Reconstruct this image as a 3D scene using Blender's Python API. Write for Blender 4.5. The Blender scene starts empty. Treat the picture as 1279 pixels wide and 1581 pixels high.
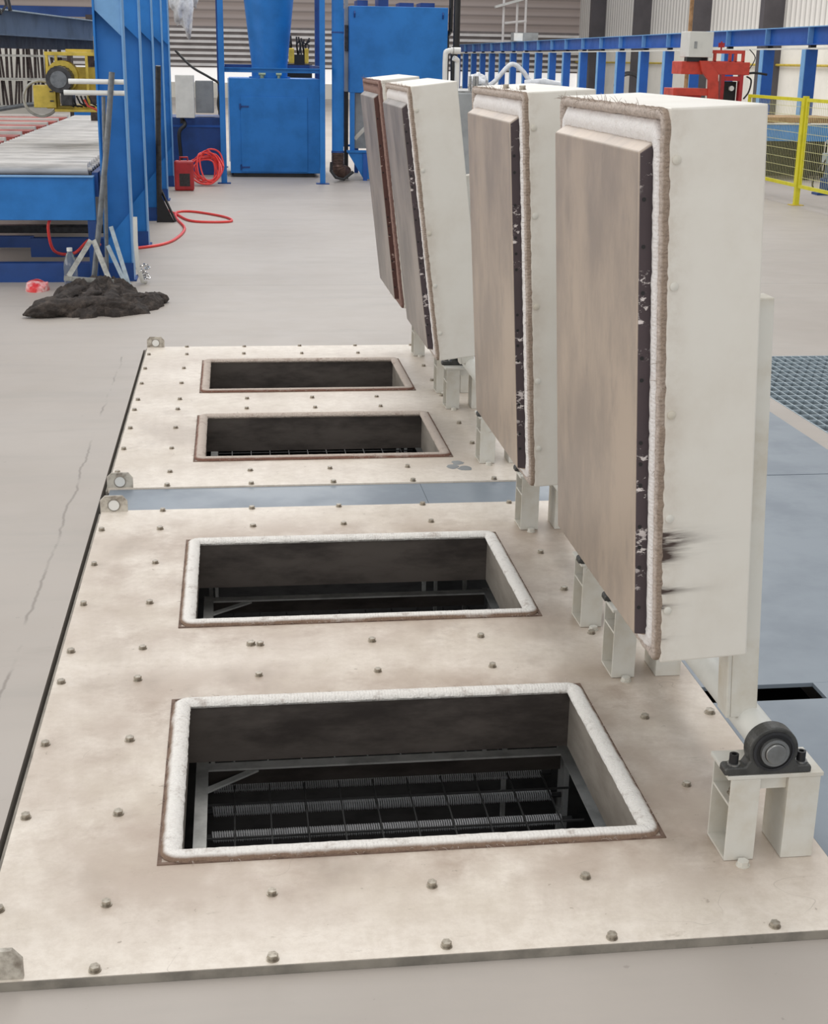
import bpy, bmesh, math, random
from mathutils import Vector, Matrix
random.seed(7)
sc = bpy.context.scene
col = sc.collection
PI = math.pi

# ------------------------------------------------------------ camera, light, exposure
cd = bpy.data.cameras.new('camera')
cam = bpy.data.objects.new('camera', cd)
col.objects.link(cam)
sc.camera = cam
cd.sensor_fit = 'HORIZONTAL'
cd.sensor_width = 36.0
cd.lens = 60.345
cd.clip_end = 300
RT = Vector((0.99198, -0.125362, 0.016113))
UP = Vector((0.023631, 0.309188, 0.950707))
FW = Vector((0.124165, 0.942702, -0.30967))
cam.matrix_world = Matrix.Translation((0, 0, 1.65)) @ Matrix((
    (RT.x, UP.x, -FW.x, 0), (RT.y, UP.y, -FW.y, 0), (RT.z, UP.z, -FW.z, 0), (0, 0, 0, 1)))

world = bpy.data.worlds.new('hall_daylight')
sc.world = world
world.use_nodes = True
wn = world.node_tree
bgn = wn.nodes['Background']
bgn.inputs[0].default_value = (0.93, 0.96, 1.0, 1)
bgn.inputs[1].default_value = 0.64

def area(name, loc, rot, sx, sy, power, color=(1, 1, 1)):
    l = bpy.data.lights.new(name, 'AREA')
    l.shape = 'RECTANGLE'; l.size = sx; l.size_y = sy; l.energy = power; l.color = color
    o = bpy.data.objects.new(name, l); col.objects.link(o)
    o.location = loc; o.rotation_euler = rot
    return o
area('overhead_fill', (0.2, 6, 9.0), (0, 0, 0), 3, 22, 600, (1.0, 0.97, 0.93))  # added overhead fill for the deck and pit; no roof opening is modelled
area('overhead_fill_far', (4, 32, 10.0), (0, 0, 0), 14, 26, 2700, (1.0, 0.98, 0.95))  # added overhead fill that brightens the far background
area('front_fill', (-2, -9, 3.6), (math.radians(84), 0, 0), 14, 4, 340, (1.0, 0.96, 0.90))  # added fill behind the camera for upright faces; no window is modelled
area('side_fill', (-14, 8, 3.4), (0, math.radians(-84), 0), 4, 22, 900, (1.0, 0.96, 0.90))  # added fill from the left that lifts the lid plug faces

vs = sc.view_settings
vs.view_transform = 'Standard'
vs.look = 'None'
vs.gamma = 1.0
vs.use_curve_mapping = False
vs.exposure = 0.0

# ------------------------------------------------------------ materials
def s2l(c):
    return tuple(((v / 255) / 12.92 if v / 255 <= 0.04045 else ((v / 255 + 0.055) / 1.055) ** 2.4) for v in c)

class N:
    """small node helper"""
    def __init__(s, m):
        m.use_nodes = True
        s.nt = m.node_tree; s.n = s.nt.nodes
        s.b = s.n['Principled BSDF']
        s.tc = s.n.new('ShaderNodeTexCoord')
    def link(s, a, b): s.nt.links.new(a, b)
    def inp(s, sock, v):
        if hasattr(v, 'is_output') or isinstance(v, bpy.types.NodeSocket): s.link(v, sock)
        else: sock.default_value = v
    def math(s, op, a, b=0.0, c=0.0, clamp=False):
        n = s.n.new('ShaderNodeMath'); n.operation = op; n.use_clamp = clamp
        s.inp(n.inputs[0], a); s.inp(n.inputs[1], b); s.inp(n.inputs[2], c)
        return n.outputs[0]
    def noise(s, scale, detail=4, rough=0.55, vec=None, stretch=None):
        v = vec or s.tc.outputs['Object']
        if stretch:
            mp = s.n.new('ShaderNodeMapping'); mp.inputs['Scale'].default_value = stretch
            s.link(v, mp.inputs[0]); v = mp.outputs[0]
        n = s.n.new('ShaderNodeTexNoise')
        n.inputs['Scale'].default_value = scale; n.inputs['Detail'].default_value = detail
        n.inputs['Roughness'].default_value = rough
        s.link(v, n.inputs['Vector'])
        return n.outputs[0]
    def ramp(s, v, a, b):
        n = s.n.new('ShaderNodeMapRange'); n.interpolation_type = 'SMOOTHSTEP'
        s.inp(n.inputs[0], v); n.inputs[1].default_value = a; n.inputs[2].default_value = b
        return n.outputs[0]
    def mix(s, f, a, b, mode='MIX'):
        n = s.n.new('ShaderNodeMix'); n.data_type = 'RGBA'; n.blend_type = mode
        s.inp(n.inputs[0], f)
        for i, v in ((6, a), (7, b)):
            if isinstance(v, tuple): n.inputs[i].default_value = (*v[:3], 1)
            else: s.link(v, n.inputs[i])
        return n.outputs[2]
    def sep(s, v=None):
        n = s.n.new('ShaderNodeSeparateXYZ'); s.link(v or s.tc.outputs['Object'], n.inputs[0])
        return n.outputs
    def color(s, v):
        if isinstance(v, tuple): s.b.inputs['Base Color'].default_value = (*v[:3], 1)
        else: s.link(v, s.b.inputs['Base Color'])
    def bump(s, h, strength=0.3, dist=0.005):
        n = s.n.new('ShaderNodeBump'); n.inputs['Strength'].default_value = strength
        n.inputs['Distance'].default_value = dist
        s.link(h, n.inputs['Height']); s.link(n.outputs[0], s.b.inputs['Normal'])

M = {}
def mat(name, rgb, rough=0.5, metal=0.0, var=0.12, vscale=8, dark=None, bump=0.0, bscale=60, stretch=None):
    """painted / worn surface: base colour with patchy variation towards 'dark'"""
    m = bpy.data.materials.new(name); n = N(m)
    c = s2l(rgb); d = s2l(dark) if dark else tuple(v * (1 - var * 2.2) for v in c)
    f = n.ramp(n.noise(vscale, 6, 0.6, stretch=stretch), 0.38, 0.72)
    n.color(n.mix(f, c, d))
    n.b.inputs['Metallic'].default_value = metal
    n.link(n.math('ADD', n.math('MULTIPLY', f, 0.15), rough - 0.05), n.b.inputs['Roughness'])
    if bump: n.bump(n.noise(bscale, 4, 0.6), bump, 0.004)
    M[name] = m
    return m

mat('blue', (22, 116, 194), 0.55, var=.10, vscale=3)
mat('blue_dark', (16, 66, 134), 0.45, var=.15, vscale=3)
mat('blue_rail', (16, 84, 168), 0.45, var=.10, vscale=2)
mat('blue_light', (110, 160, 208), 0.45, var=.08, vscale=4)
mat('blue_sky', (64, 150, 222), 0.5, var=.08, vscale=4)
mat('grey_blue', (86, 104, 128), 0.5, var=.15, vscale=3)
mat('yellow', (206, 180, 70), 0.5, var=.15, vscale=9)
mat('yellow_bright', (214, 206, 40), 0.45, var=.06)
mat('red', (176, 40, 44), 0.42, var=.12)
mat('orange_red', (198, 66, 50), 0.45, var=.12)
mat('red_slat', (176, 82, 72), 0.55, var=.2, vscale=6)
mat('hose_red', (232, 70, 66), 0.4, var=.04)
mat('black', (22, 22, 24), 0.5, var=.1)
mat('dark_metal', (62, 62, 64), 0.42, 0.5, var=.2, vscale=20)
mat('bearing_iron', (74, 74, 72), 0.45, 0.35, var=.2, vscale=30, bump=.3, bscale=150)
mat('steel', (150, 150, 148), 0.32, 0.75, var=.15, vscale=20)
mat('chrome', (205, 205, 205), 0.2, 0.9, var=.05)
mat('grey_pole', (108, 112, 116), 0.45, 0.3, var=.15, vscale=20)
mat('grey_angle', (172, 172, 166), 0.55, 0.1, var=.2, vscale=18)
mat('galvanised', (172, 186, 194), 0.45, 0.3, var=.12, vscale=20)
mat('roller', (206, 202, 198), 0.5, 0.1, var=.18, vscale=5, stretch=(.4, 3, 3))
mat('white_paint', (212, 212, 206), 0.5, var=.06, vscale=5)
mat('cream_paint', (208, 206, 198), 0.5, var=.05, vscale=6, dark=(190, 182, 166), bump=.05, bscale=80)
mat('white_plastic', (226, 226, 222), 0.35, var=.04)
mat('film', (226, 228, 232), 0.25, var=.12, vscale=25, bump=.8, bscale=30)
mat('grey_machine', (150, 153, 154), 0.5, var=.12, vscale=4)
mat('dark_column', (84, 80, 84), 0.6, var=.1, vscale=1)
mat('brick_back', (140, 132, 124), 0.7, var=.1)
mat('rod', (66, 54, 52), 0.6, 0.2, var=.3, vscale=20)
mat('wood', (170, 132, 92), 0.7, var=.2, vscale=8)
mat('brass', (148, 165, 140), 0.4, 0.3, var=.1)
mat('copper_duct', (98, 78, 70), 0.4, 0.5, var=.25, vscale=14, bump=.3, bscale=60)
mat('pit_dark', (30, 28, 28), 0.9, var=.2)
mat('cradle', (228, 228, 224), 0.5, 0.0, var=.15, vscale=12)
mat('coil', (240, 240, 242), 0.4, 0.0, var=.1)
mat('wire', (92, 92, 92), 0.5, 0.4, var=.2)
mat('blue_sheet', (126, 136, 146), 0.42, 0.0, var=.10, vscale=2.5, dark=(119, 128, 138))
mat('bottle', (200, 210, 214), 0.1)
M['bottle'].node_tree.nodes['Principled BSDF'].inputs['Transmission Weight'].default_value = 0.85
mat('label_dark', (50, 45, 44), 0.5, var=.2, vscale=40)
mat('red_white', (208, 44, 44), 0.4, var=.1, vscale=14, dark=(235, 215, 212))
mat('wire_pale', (208, 206, 150), .5, var=.05)
mat('channel_rust', (120, 98, 84), .8, var=.25, vscale=25, dark=(80, 62, 52))
mat('lug_paint', (196, 190, 178), .55, var=.2, vscale=22, dark=(120, 110, 98))
mat('edge_grey', (142, 136, 126), .7, var=.2, vscale=9)
mat('bolt', (172, 164, 150), 0.4, 0.3, var=.25, vscale=60, dark=(104, 92, 78))

def cloth_material():
    m = bpy.data.materials.new('dark_cloth'); n = N(m)
    f = n.noise(14, 6, .7)
    n.color(n.mix(n.ramp(f, .4, .75), s2l((50, 44, 41)), s2l((92, 82, 75))))
    n.b.inputs['Roughness'].default_value = .95
    n.bump(n.noise(30, 5, .65, stretch=(1, 1, 1)), .8, .03)
    M['cloth'] = m
cloth_material()

def floor_material():
    m = bpy.data.materials.new('concrete'); n = N(m)
    x, y, z = n.sep()
    base = n.mix(n.ramp(n.noise(0.35, 5, .6), .35, .7), s2l((178, 170, 162)), s2l((165, 156, 147)))
    trowel = n.ramp(n.noise(2.0, 6, .62, stretch=(.35, 2.2, 1)), .45, .8)
    base = n.mix(n.math('MULTIPLY', trowel, .55), base, s2l((160, 154, 147)))
    # patched strip cast along the pit: its joint wanders at x = -0.66
    wob = n.math('MULTIPLY', n.math('SUBTRACT', n.noise(3.0, 5, .6, stretch=(0, 1, 0)), .5), .075)
    d = n.math('ABSOLUTE', n.math('ADD', n.math('ADD', x, .66), wob))
    line = n.math('SUBTRACT', 1.0, n.ramp(d, .001, .008))
    brk = n.ramp(n.noise(2.3, 3, .5), .44, .58)
    yb = n.math('MULTIPLY', n.math('LESS_THAN', y, 8.1), n.math('GREATER_THAN', y, 2.5))
    line = n.math('MULTIPLY', n.math('MULTIPLY', line, brk), yb)
    base = n.mix(n.math('MULTIPLY', line, .6), base, s2l((118, 110, 102)))
    # saw-cut joints across the hall
    for yy in (10.77, 16.9, 23.0, 29.0):
        dj = n.math('SUBTRACT', 1.0, n.ramp(n.math('ABSOLUTE', n.math('SUBTRACT', y, yy)), .004, .016))
        base = n.mix(n.math('MULTIPLY', dj, .35), base, s2l((120, 114, 108)))
    # grubby streaks further out
    g = n.ramp(n.noise(1.1, 7, .7, stretch=(.5, 1.6, 1)), .6, .78)
    base = n.mix(n.math('MULTIPLY', g, .35), base, s2l((140, 132, 124)))
    speck = n.ramp(n.noise(38, 3, .6), .70, .76)
    base = n.mix(n.math('MULTIPLY', speck, .35), base, s2l((120, 112, 104)))
    n.color(base)
    n.link(n.math('ADD', n.math('MULTIPLY', n.noise(5, 4, .5), .2), .42), n.b.inputs['Roughness'])
    n.bump(n.noise(18, 5, .6), .12, .006)
    M['concrete'] = m
floor_material()

def deck_material(name, cys, amount):
    """off-white painted plate with heat and dirt stains that sit around each opening"""
    m = bpy.data.materials.new(name); n = N(m)
    x, y, z = n.sep()
    tot = None
    dx = n.math('MAXIMUM', n.math('SUBTRACT', n.math('ABSOLUTE', n.math('SUBTRACT', x, .42)), .56), 0.0)
    for cy in cys:
        dy = n.math('MAXIMUM', n.math('SUBTRACT', n.math('ABSOLUTE', n.math('SUBTRACT', y, cy)), .40), 0.0)
        d = n.math('SQRT', n.math('ADD', n.math('MULTIPLY', n.math('MULTIPLY', dx, dx), .30), n.math('MULTIPLY', dy, dy)))
        f = n.math('SUBTRACT', 1.0, n.ramp(d, 0.02, .42))
        tot = f if tot is None else n.math('MAXIMUM', tot, f)
    big = n.ramp(n.noise(2.6, 8, .66), .26, .62)
    f = n.math('MULTIPLY', n.math('MULTIPLY', tot, big), amount)
    c = n.mix(f, s2l((230, 221, 209)), s2l((172, 154, 139)))
    warm = n.math('MULTIPLY', n.ramp(n.noise(5.5, 7, .7), .48, .74), n.math('MULTIPLY', tot, amount * .8))
    c = n.mix(warm, c, s2l((158, 138, 122)))
    ge = n.ramp(n.noise(2.3, 8, .72), .44, .68)
    c = n.mix(n.math('MULTIPLY', ge, .45), c, s2l((196, 184, 166)))
    scr = n.ramp(n.noise(13, 7, .78, stretch=(.6, 2.2, 1)), .60, .70)
    c = n.mix(n.math('MULTIPLY', scr, .6), c, s2l((160, 148, 132)))
    spk = n.ramp(n.noise(42, 3, .6), .70, .74)
    c = n.mix(n.math('MULTIPLY', spk, .6), c, s2l((110, 98, 86)))
    fine = n.ramp(n.noise(21, 9, .8), .36, .66)
    c = n.mix(n.math('MULTIPLY', fine, .42), c, s2l((186, 172, 156)))
    band = n.ramp(n.noise(1.35, 5, .6, stretch=(1.4, .8, 1)), .52, .68)
    c = n.mix(n.math('MULTIPLY', band, n.math('ADD', n.math('MULTIPLY', tot, .55 * amount), .10)), c, s2l((140, 124, 110)))
    # a few long fine scratches
    sc1 = n.math('ABSOLUTE', n.math('SUBTRACT', n.noise(2.6, 2, .4, stretch=(1, 1.8, 1)), .5))
    sl = n.math('MULTIPLY', n.math('SUBTRACT', 1.0, n.ramp(sc1, .0004, .0016)), n.ramp(n.noise(3.1, 2, .5), .55, .62))
    c = n.mix(n.math('MULTIPLY', sl, .3), c, s2l((120, 108, 96)))
    n.color(c)
    n.b.inputs['Roughness'].default_value = .48
    n.bump(n.noise(30, 6, .6), .15, .004)
    M[name] = m
deck_material('deck_near', (3.05, 4.35), .95)
deck_material('deck_far', (6.18, 7.47), .45)

def rope_material(name, dirt, dirtcol, base=(226, 218, 212)):
    """woven rope: UV.x runs in metres along the rope, UV.y around it (0.5 = the outer flank)"""
    m = bpy.data.materials.new(name); n = N(m)
    u, v, _ = n.sep(n.tc.outputs['UV'])
    wob = n.noise(60, 4, .6)
    nn = n.noise(7, 6, .65)
    side = n.ramp(n.math('ABSOLUTE', n.math('SUBTRACT', n.math('FRACT', v), .5)), .19, .05)
    f = n.math('MULTIPLY', side, n.ramp(nn, .15, .6), clamp=True)
    f = n.math('MULTIPLY', f, dirt, clamp=True)
    f2 = n.math('MULTIPLY', n.ramp(n.noise(23, 5, .7), .52, .72), min(1, dirt * .35))
    f = n.math('MAXIMUM', f, f2)
    cc = n.mix(f, s2l(base), s2l(dirtcol))
    fib = n.ramp(n.noise(110, 4, .75), .40, .68)
    cc = n.mix(n.math('MULTIPLY', fib, .07 if dirt != 1.2 else .42), cc, s2l(tuple(v * .72 for v in dirtcol)))
    n.color(cc)
    n.b.inputs['Roughness'].default_value = .9
    w = n.math('SINE', n.math('ADD', n.math('MULTIPLY', u, 2 * PI / .0085), n.math('MULTIPLY', wob, 5)))
    h = n.math('ADD', n.math('MULTIPLY', w, .12), n.math('ADD', n.math('MULTIPLY', n.noise(150, 4, .7), 1.6), n.math('MULTIPLY', n.noise(45, 3, .6), 1.6)))
    n.bump(h, .9, .005)
    M[name] = m
rope_material('rope_deck', 1.3, (140, 116, 98), (250, 246, 240))
rope_material('rope_deck_rusty', 1.5, (128, 92, 78), (206, 192, 180))
rope_material('rope_lid', .6, (198, 180, 170), (250, 246, 244))
rope_material('rope_brown', 1.2, (158, 140, 124), (206, 192, 182))
rope_material('rope_red_brown', 2.0, (122, 92, 84), (158, 128, 118))

def plug_side_material(name, c1, flake, thr):
    m = bpy.data.materials.new(name); n = N(m)
    f = n.ramp(n.noise(22, 7, .72, stretch=(1, 1, 1.8)), thr, thr + .03)
    gate = n.ramp(n.noise(3.5, 2, .5), .42, .52)
    f = n.math('MULTIPLY', f, gate)
    b = n.mix(n.noise(6, 5, .6), s2l(c1), tuple(v * .5 for v in s2l(c1)))
    n.color(n.mix(f, b, s2l(flake)))
    n.b.inputs['Roughness'].default_value = .65
    n.bump(f, .6, .01)
    M[name] = m
plug_side_material('plug_side', (78, 66, 70), (214, 206, 204), .565)
plug_side_material('plug_side_rusty', (96, 62, 56), (190, 166, 156), .60)

def plug_face_material(name, a, b):
    m = bpy.data.materials.new(name); n = N(m)
    f = n.ramp(n.noise(2.6, 7, .66, stretch=(1, 1.3, .7)), .36, .64)
    c = n.mix(f, s2l(a), s2l(b))
    g = n.ramp(n.noise(6, 7, .72, stretch=(1, 1.4, .5)), .54, .72)
    c = n.mix(n.math('MULTIPLY', g, .4), c, s2l((122, 114, 110)))
    n.color(c)
    n.b.inputs['Roughness'].default_value = .42
    n.b.inputs['Metallic'].default_value = .35
    n.bump(n.noise(3, 3, .5), .1, .01)
    M[name] = m
plug_face_material('plug_face', (192, 176, 160), (164, 151, 140))
plug_face_material('plug_face_grey', (170, 160, 152), (134, 127, 122))

def casing_material(name, smears):
    m = bpy.data.materials.new(name); n = N(m)
    x, y, z = n.sep()
    f = n.ramp(n.noise(3, 6, .65), .4, .75)
    c = n.mix(f, s2l((215, 211, 202)), s2l((206, 200, 189)))
    edge = n.math('MULTIPLY', n.math('SUBTRACT', 1.0, n.ramp(n.math('SUBTRACT', x, -.226), 0, .06)), n.ramp(n.noise(9, 6, .7), .35, .7))
    c = n.mix(n.math('MULTIPLY', edge, .45), c, s2l((168, 152, 134)))
    sp = n.ramp(n.noise(30, 4, .6), .72, .76)
    c = n.mix(n.math('MULTIPLY', sp, .4), c, s2l((140, 130, 116)))
    if smears:
        streak = n.ramp(n.noise(60, 4, .6, stretch=(.18, .3, 1.6)), .3, .62)
        for z0, w, ln, amt in smears:
            dz = n.math('DIVIDE', n.math('SUBTRACT', z, z0), w)
            g = n.math('EXPONENT', n.math('MULTIPLY', n.math('MULTIPLY', dz, dz), -1.0))
            ex = n.math('EXPONENT', n.math('DIVIDE', n.math('SUBTRACT', -.226, x), ln))
            ff = n.math('MULTIPLY', n.math('MULTIPLY', g, ex), n.math('MULTIPLY', streak, amt), clamp=True)
            c = n.mix(ff, c, s2l((62, 48, 42)))
    n.color(c)
    n.b.inputs['Roughness'].default_value = .45
    M[name] = m
casing_material('lid_casing', None)
casing_material('lid_casing_smeared', [(.462, .020, .034, 2.6), (.428, .016, .022, 2.4), (.352, .008, .032, 2.0), (.316, .007, .016, 1.6), (.245, .005, .014, 1.2)])

def liner_material(name, c, soot):  # the soot argument is only the darker mottle tone
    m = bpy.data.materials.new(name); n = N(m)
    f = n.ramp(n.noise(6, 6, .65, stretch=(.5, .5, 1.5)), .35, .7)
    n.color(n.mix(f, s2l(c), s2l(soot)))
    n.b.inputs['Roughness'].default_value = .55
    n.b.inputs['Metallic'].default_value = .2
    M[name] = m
liner_material('liner_shaded', (92, 85, 80), (56, 50, 47))  # dark tone paints shade onto the liner ends and the frame skirt
liner_material('liner_plain', (168, 160, 150), (138, 130, 120))

def siding_material(name, c, d, axis, pitch):
    m = bpy.data.materials.new(name); n = N(m)
    xyz = n.sep()
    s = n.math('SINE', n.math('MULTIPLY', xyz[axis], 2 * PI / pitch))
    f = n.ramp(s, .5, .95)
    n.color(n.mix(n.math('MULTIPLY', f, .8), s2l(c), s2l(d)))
    n.b.inputs['Roughness'].default_value = .6
    n.bump(s, .5, .03)
    M[name] = m
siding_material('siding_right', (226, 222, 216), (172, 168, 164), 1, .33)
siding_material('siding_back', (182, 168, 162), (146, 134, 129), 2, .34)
mat('plaster', (240, 236, 226), .7, var=.06, vscale=.8)
mat('louvre_pale', (240, 236, 234), .5, var=.06, vscale=2)
mat('louvre_dark', (128, 120, 118), .5, var=.1, vscale=2)
def glow(name, c, e):
    m = bpy.data.materials.new(name); n = N(m)
    n.color(s2l(c)); n.b.inputs['Emission Color'].default_value = (*s2l(c), 1)
    n.b.inputs['Emission Strength'].default_value = e
    M[name] = m
glow('daylight_pane', (250, 248, 246), .5)

# ------------------------------------------------------------ mesh helpers
class MB:
    def __init__(s):
        s.bm = bmesh.new(); s.uv = s.bm.loops.layers.uv.new('UVMap')
    def quadgrid(s, rings, closed_u=False, closed_v=True, caps=True, L=None):
        """rings: list of lists of points"""
        vs_ = [[s.bm.verts.new(p) for p in r] for r in rings]
        nr = len(vs_); nv = len(vs_[0])
        for i in range(nr if closed_u else nr - 1):
            a, b = vs_[i], vs_[(i + 1) % nr]
            for j in range(nv if closed_v else nv - 1):
                k = (j + 1) % nv
                f = s.bm.faces.new((a[j], a[k], b[k], b[j]))
                if L:
                    l0 = L[i]; l1 = L[i + 1]
                    for lp, uvv in zip(f.loops, ((l0, j / nv), (l0, (j + 1) / nv), (l1, (j + 1) / nv), (l1, j / nv))):
                        lp[s.uv].uv = uvv
        if caps and not closed_u:
            try:
                s.bm.faces.new(list(reversed(vs_[0]))); s.bm.faces.new(vs_[-1])
            except ValueError: pass
        return s
    def box(s, x0, x1, y0, y1, z0, z1, mtx=None):
        if x0 > x1: x0, x1 = x1, x0
        if y0 > y1: y0, y1 = y1, y0
        if z0 > z1: z0, z1 = z1, z0
        P = [Vector(p) for p in ((x0, y0, z0), (x1, y0, z0), (x1, y1, z0), (x0, y1, z0), (x0, y0, z1), (x1, y0, z1), (x1, y1, z1), (x0, y1, z1))]
        if mtx: P = [mtx @ p for p in P]
        v = [s.bm.verts.new(p) for p in P]
        for f in ((0, 3, 2, 1), (4, 5, 6, 7), (0, 1, 5, 4), (1, 2, 6, 5), (2, 3, 7, 6), (3, 0, 4, 7)):
            s.bm.faces.new([v[i] for i in f])
        return s
    def bar(s, p0, p1, w, h, up=(0, 0, 1)):
        """square bar from p0 to p1"""
        p0, p1 = Vector(p0), Vector(p1); d = (p1 - p0).normalized()
        u = Vector(up); u = (u - d * u.dot(d))
        if u.length < 1e-4: u = Vector((0, 1, 0)) - d * d.y
        u.normalize(); r = d.cross(u)
        rings = [[p + r * (w / 2) * a + u * (h / 2) * b for a, b in ((-1, -1), (1, -1), (1, 1), (-1, 1))] for p in (p0, p1)]
        return s.quadgrid(rings)
    def prism(s, poly, axis, a, b):
        """polygon (2D) extruded along axis 'x','y','z' from a to b"""
        def P(p, t):
            return {'x': (t, p[0], p[1]), 'y': (p[0], t, p[1]), 'z': (p[0], p[1], t)}[axis]
        v0 = [s.bm.verts.new(P(p, a)) for p in poly]; v1 = [s.bm.verts.new(P(p, b)) for p in poly]
        s.bm.faces.new(v0); s.bm.faces.new(list(reversed(v1)))
        for i in range(len(poly)):
            k = (i + 1) % len(poly)
            s.bm.faces.new((v0[k], v0[i], v1[i], v1[k]))
        return s
    def tube(s, pts, r, seg=12, closed=False, ry=None, jitter=0.0, caps=True, up=None):
        pts = [Vector(p) for p in pts]; n = len(pts)
        rings = []; L = [0.0]
        prev = None
        for i, p in enumerate(pts):
            if closed: t = (pts[(i + 1) % n] - pts[i - 1]).normalized()
            elif i == 0: t = (pts[1] - p).normalized()
            elif i == n - 1: t = (p - pts[i - 1]).normalized()
            else: t = (pts[i + 1] - pts[i - 1]).normalized()
            if up is not None: a = Vector(up)
            elif prev is None: a = Vector((0, 0, 1)) if abs(t.z) < .9 else Vector((0, 1, 0))
            else: a = prev
            a = (a - t * a.dot(t)).normalized(); prev = a
            b = t.cross(a)
            rr = r[i] if isinstance(r, (list, tuple)) else r
            r2 = (ry if ry else rr)
            ring = []
            for k in range(seg):
                th = 2 * PI * k / seg
                j = 1 + random.uniform(-jitter, jitter)
                ring.append(p + b * math.cos(th) * rr * j + a * math.sin(th) * r2 * j)
            rings.append(ring)
            L.append(L[-1] + ((pts[(i + 1) % n] - p).length))
        return s.quadgrid(rings, closed_u=closed, caps=caps, L=L)
    def cyl(s, p0, p1, r, seg=16, r1=None):
        return s.tube([p0, p1], [r, r if r1 is None else r1], seg)
    def build(s, name, m, parent=None, smooth=False, bevel=0, loc=None):
        bmesh.ops.recalc_face_normals(s.bm, faces=s.bm.faces)
        me = bpy.data.meshes.new(name); s.bm.to_mesh(me); s.bm.free()
        me.materials.append(M[m] if isinstance(m, str) else m)
        if smooth:
            for p in me.polygons: p.use_smooth = True
            try: me.set_sharp_from_angle(angle=math.radians(50))
            except Exception: pass
        o = bpy.data.objects.new(name, me); col.objects.link(o)
        if parent: o.parent = parent
        if loc: o.location = loc
        if bevel:
            b = o.modifiers.new('bevel', 'BEVEL'); b.width = bevel; b.segments = 2; b.limit_method = 'ANGLE'
        return o

def each(name, m, parent, boxes, bevel=0):
    for b in boxes: MB().box(*b).build(name, m, parent, bevel=bevel)
def tag(o, label=None, cat=None, group=None, kind=None):
    if label: o['label'] = label
    if cat: o['category'] = cat
    if group: o['group'] = group
    if kind: o['kind'] = kind
    return o
def thing(name, label, cat, loc=(0, 0, 0), group=None):
    o = bpy.data.objects.new(name, None); o.empty_display_size = .1; col.objects.link(o)
    o.location = loc
    return tag(o, label, cat, group)
def struct(o): o['kind'] = 'structure'; return o
def copy_tree(o, parent=None):
    c = o.copy(); col.objects.link(c); c.parent = parent
    for ch in list(o.children): copy_tree(ch, c)
    return c
def rrect(a0, a1, b0, b1, r, n=6, step=.02):
    """rounded rectangle path points in 2D, evenly filled"""
    pts = []
    cs = [(a1 - r, b0 + r, -PI / 2), (a1 - r, b1 - r, 0), (a0 + r, b1 - r, PI / 2), (a0 + r, b0 + r, PI)]
    for cx, cy, st in cs:
        for i in range(n + 1):
            t = st + PI / 2 * i / n
            pts.append((cx + r * math.cos(t), cy + r * math.sin(t)))
    out = []
    for i in range(len(pts)):
        p, q = pts[i], pts[(i + 1) % len(pts)]
        d = math.hypot(q[0] - p[0], q[1] - p[1]); k = max(1, int(d / step))
        for j in range(k): out.append((p[0] + (q[0] - p[0]) * j / k, p[1] + (q[1] - p[1]) * j / k))
    return out
def smooth_path(p, n=8, closed=False):
    p = [Vector(q) for q in p]; out = []
    N_ = len(p)
    for i in range(N_ if closed else N_ - 1):
        p0 = p[(i - 1) % N_] if closed or i > 0 else p[0]
        p1 = p[i]; p2 = p[(i + 1) % N_]
        p3 = p[(i + 2) % N_] if closed or i + 2 < N_ else p[-1]
        for k in range(n):
            t = k / n
            out.append(.5 * ((2 * p1) + (p2 - p0) * t + (2 * p0 - 5 * p1 + 4 * p2 - p3) * t * t + (3 * p1 - p0 - 3 * p2 + p3) * t ** 3))
    if not closed: out.append(p[-1])
    return out
def hexbolt(mb, x, y, z, r=.0125, h=.011, axis='z', sgn=1, rot=0.0):
    pr = [(math.cos(rot + PI / 3 * i) * r, math.sin(rot + PI / 3 * i) * r) for i in range(6)]
    wr = [(math.cos(PI / 8 * i) * r * 1.18, math.sin(PI / 8 * i) * r * 1.18) for i in range(16)]
    if axis == 'z':
        mb.prism([(x + a, y + b) for a, b in wr], 'z', z, z + .0025 * sgn)
        mb.prism([(x + a, y + b) for a, b in pr], 'z', z + .0025 * sgn, z + h * sgn)
    else:
        mb.prism([(x + a, z + b) for a, b in wr], 'y', y, y - .0025)
        mb.prism([(x + a, z + b) for a, b in pr], 'y', y - .0025, y - h)
    return mb

# ------------------------------------------------------------ setting: floor, pits, walls
FZ = -.02
xs = [-16, -.549, 1.70, 2.80, 4.30, 16]
ys = [-3, 2.266, 5.2, 7.93, 8.30, 63]
holes = set()
def cell_in(x0, x1, y0, y1):
    xm, ym = (x0 + x1) / 2, (y0 + y1) / 2
    return (-.549 < xm < 1.70 and 2.266 < ym < 8.30) or (2.80 < xm < 4.30 and 5.2 < ym < 7.93)
fl = MB()
for i in range(len(xs) - 1):
    for j in range(len(ys) - 1):
        if cell_in(xs[i], xs[i + 1], ys[j], ys[j + 1]): continue
        fl.box(xs[i], xs[i + 1], ys[j], ys[j + 1], FZ - .15, FZ)
bmesh.ops.remove_doubles(fl.bm, verts=fl.bm.verts, dist=1e-5)
inner = [f for f in fl.bm.faces if sum(1 for g in fl.bm.faces if g is not f and set(g.verts) == set(f.verts))]
bmesh.ops.delete(fl.bm, geom=inner, context='FACES')
struct(fl.build('floor', 'concrete'))
pit = MB()
pit.box(-.60, -.549, 2.2, 8.35, -1.1, FZ - .152).box(1.70, 1.75, 2.2, 8.35, -1.1, FZ - .152)
pit.box(-.60, 1.75, 2.2, 2.266, -1.1, FZ - .152).box(-.60, 1.75, 8.30, 8.36, -1.1, FZ - .152)
struct(pit.build('wall_pit', 'pit_dark'))
struct(MB().box(-.6, 1.75, 2.2, 8.36, -1.15, -1.1).build('floor_pit', 'pit_dark'))
sp = MB()
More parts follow.
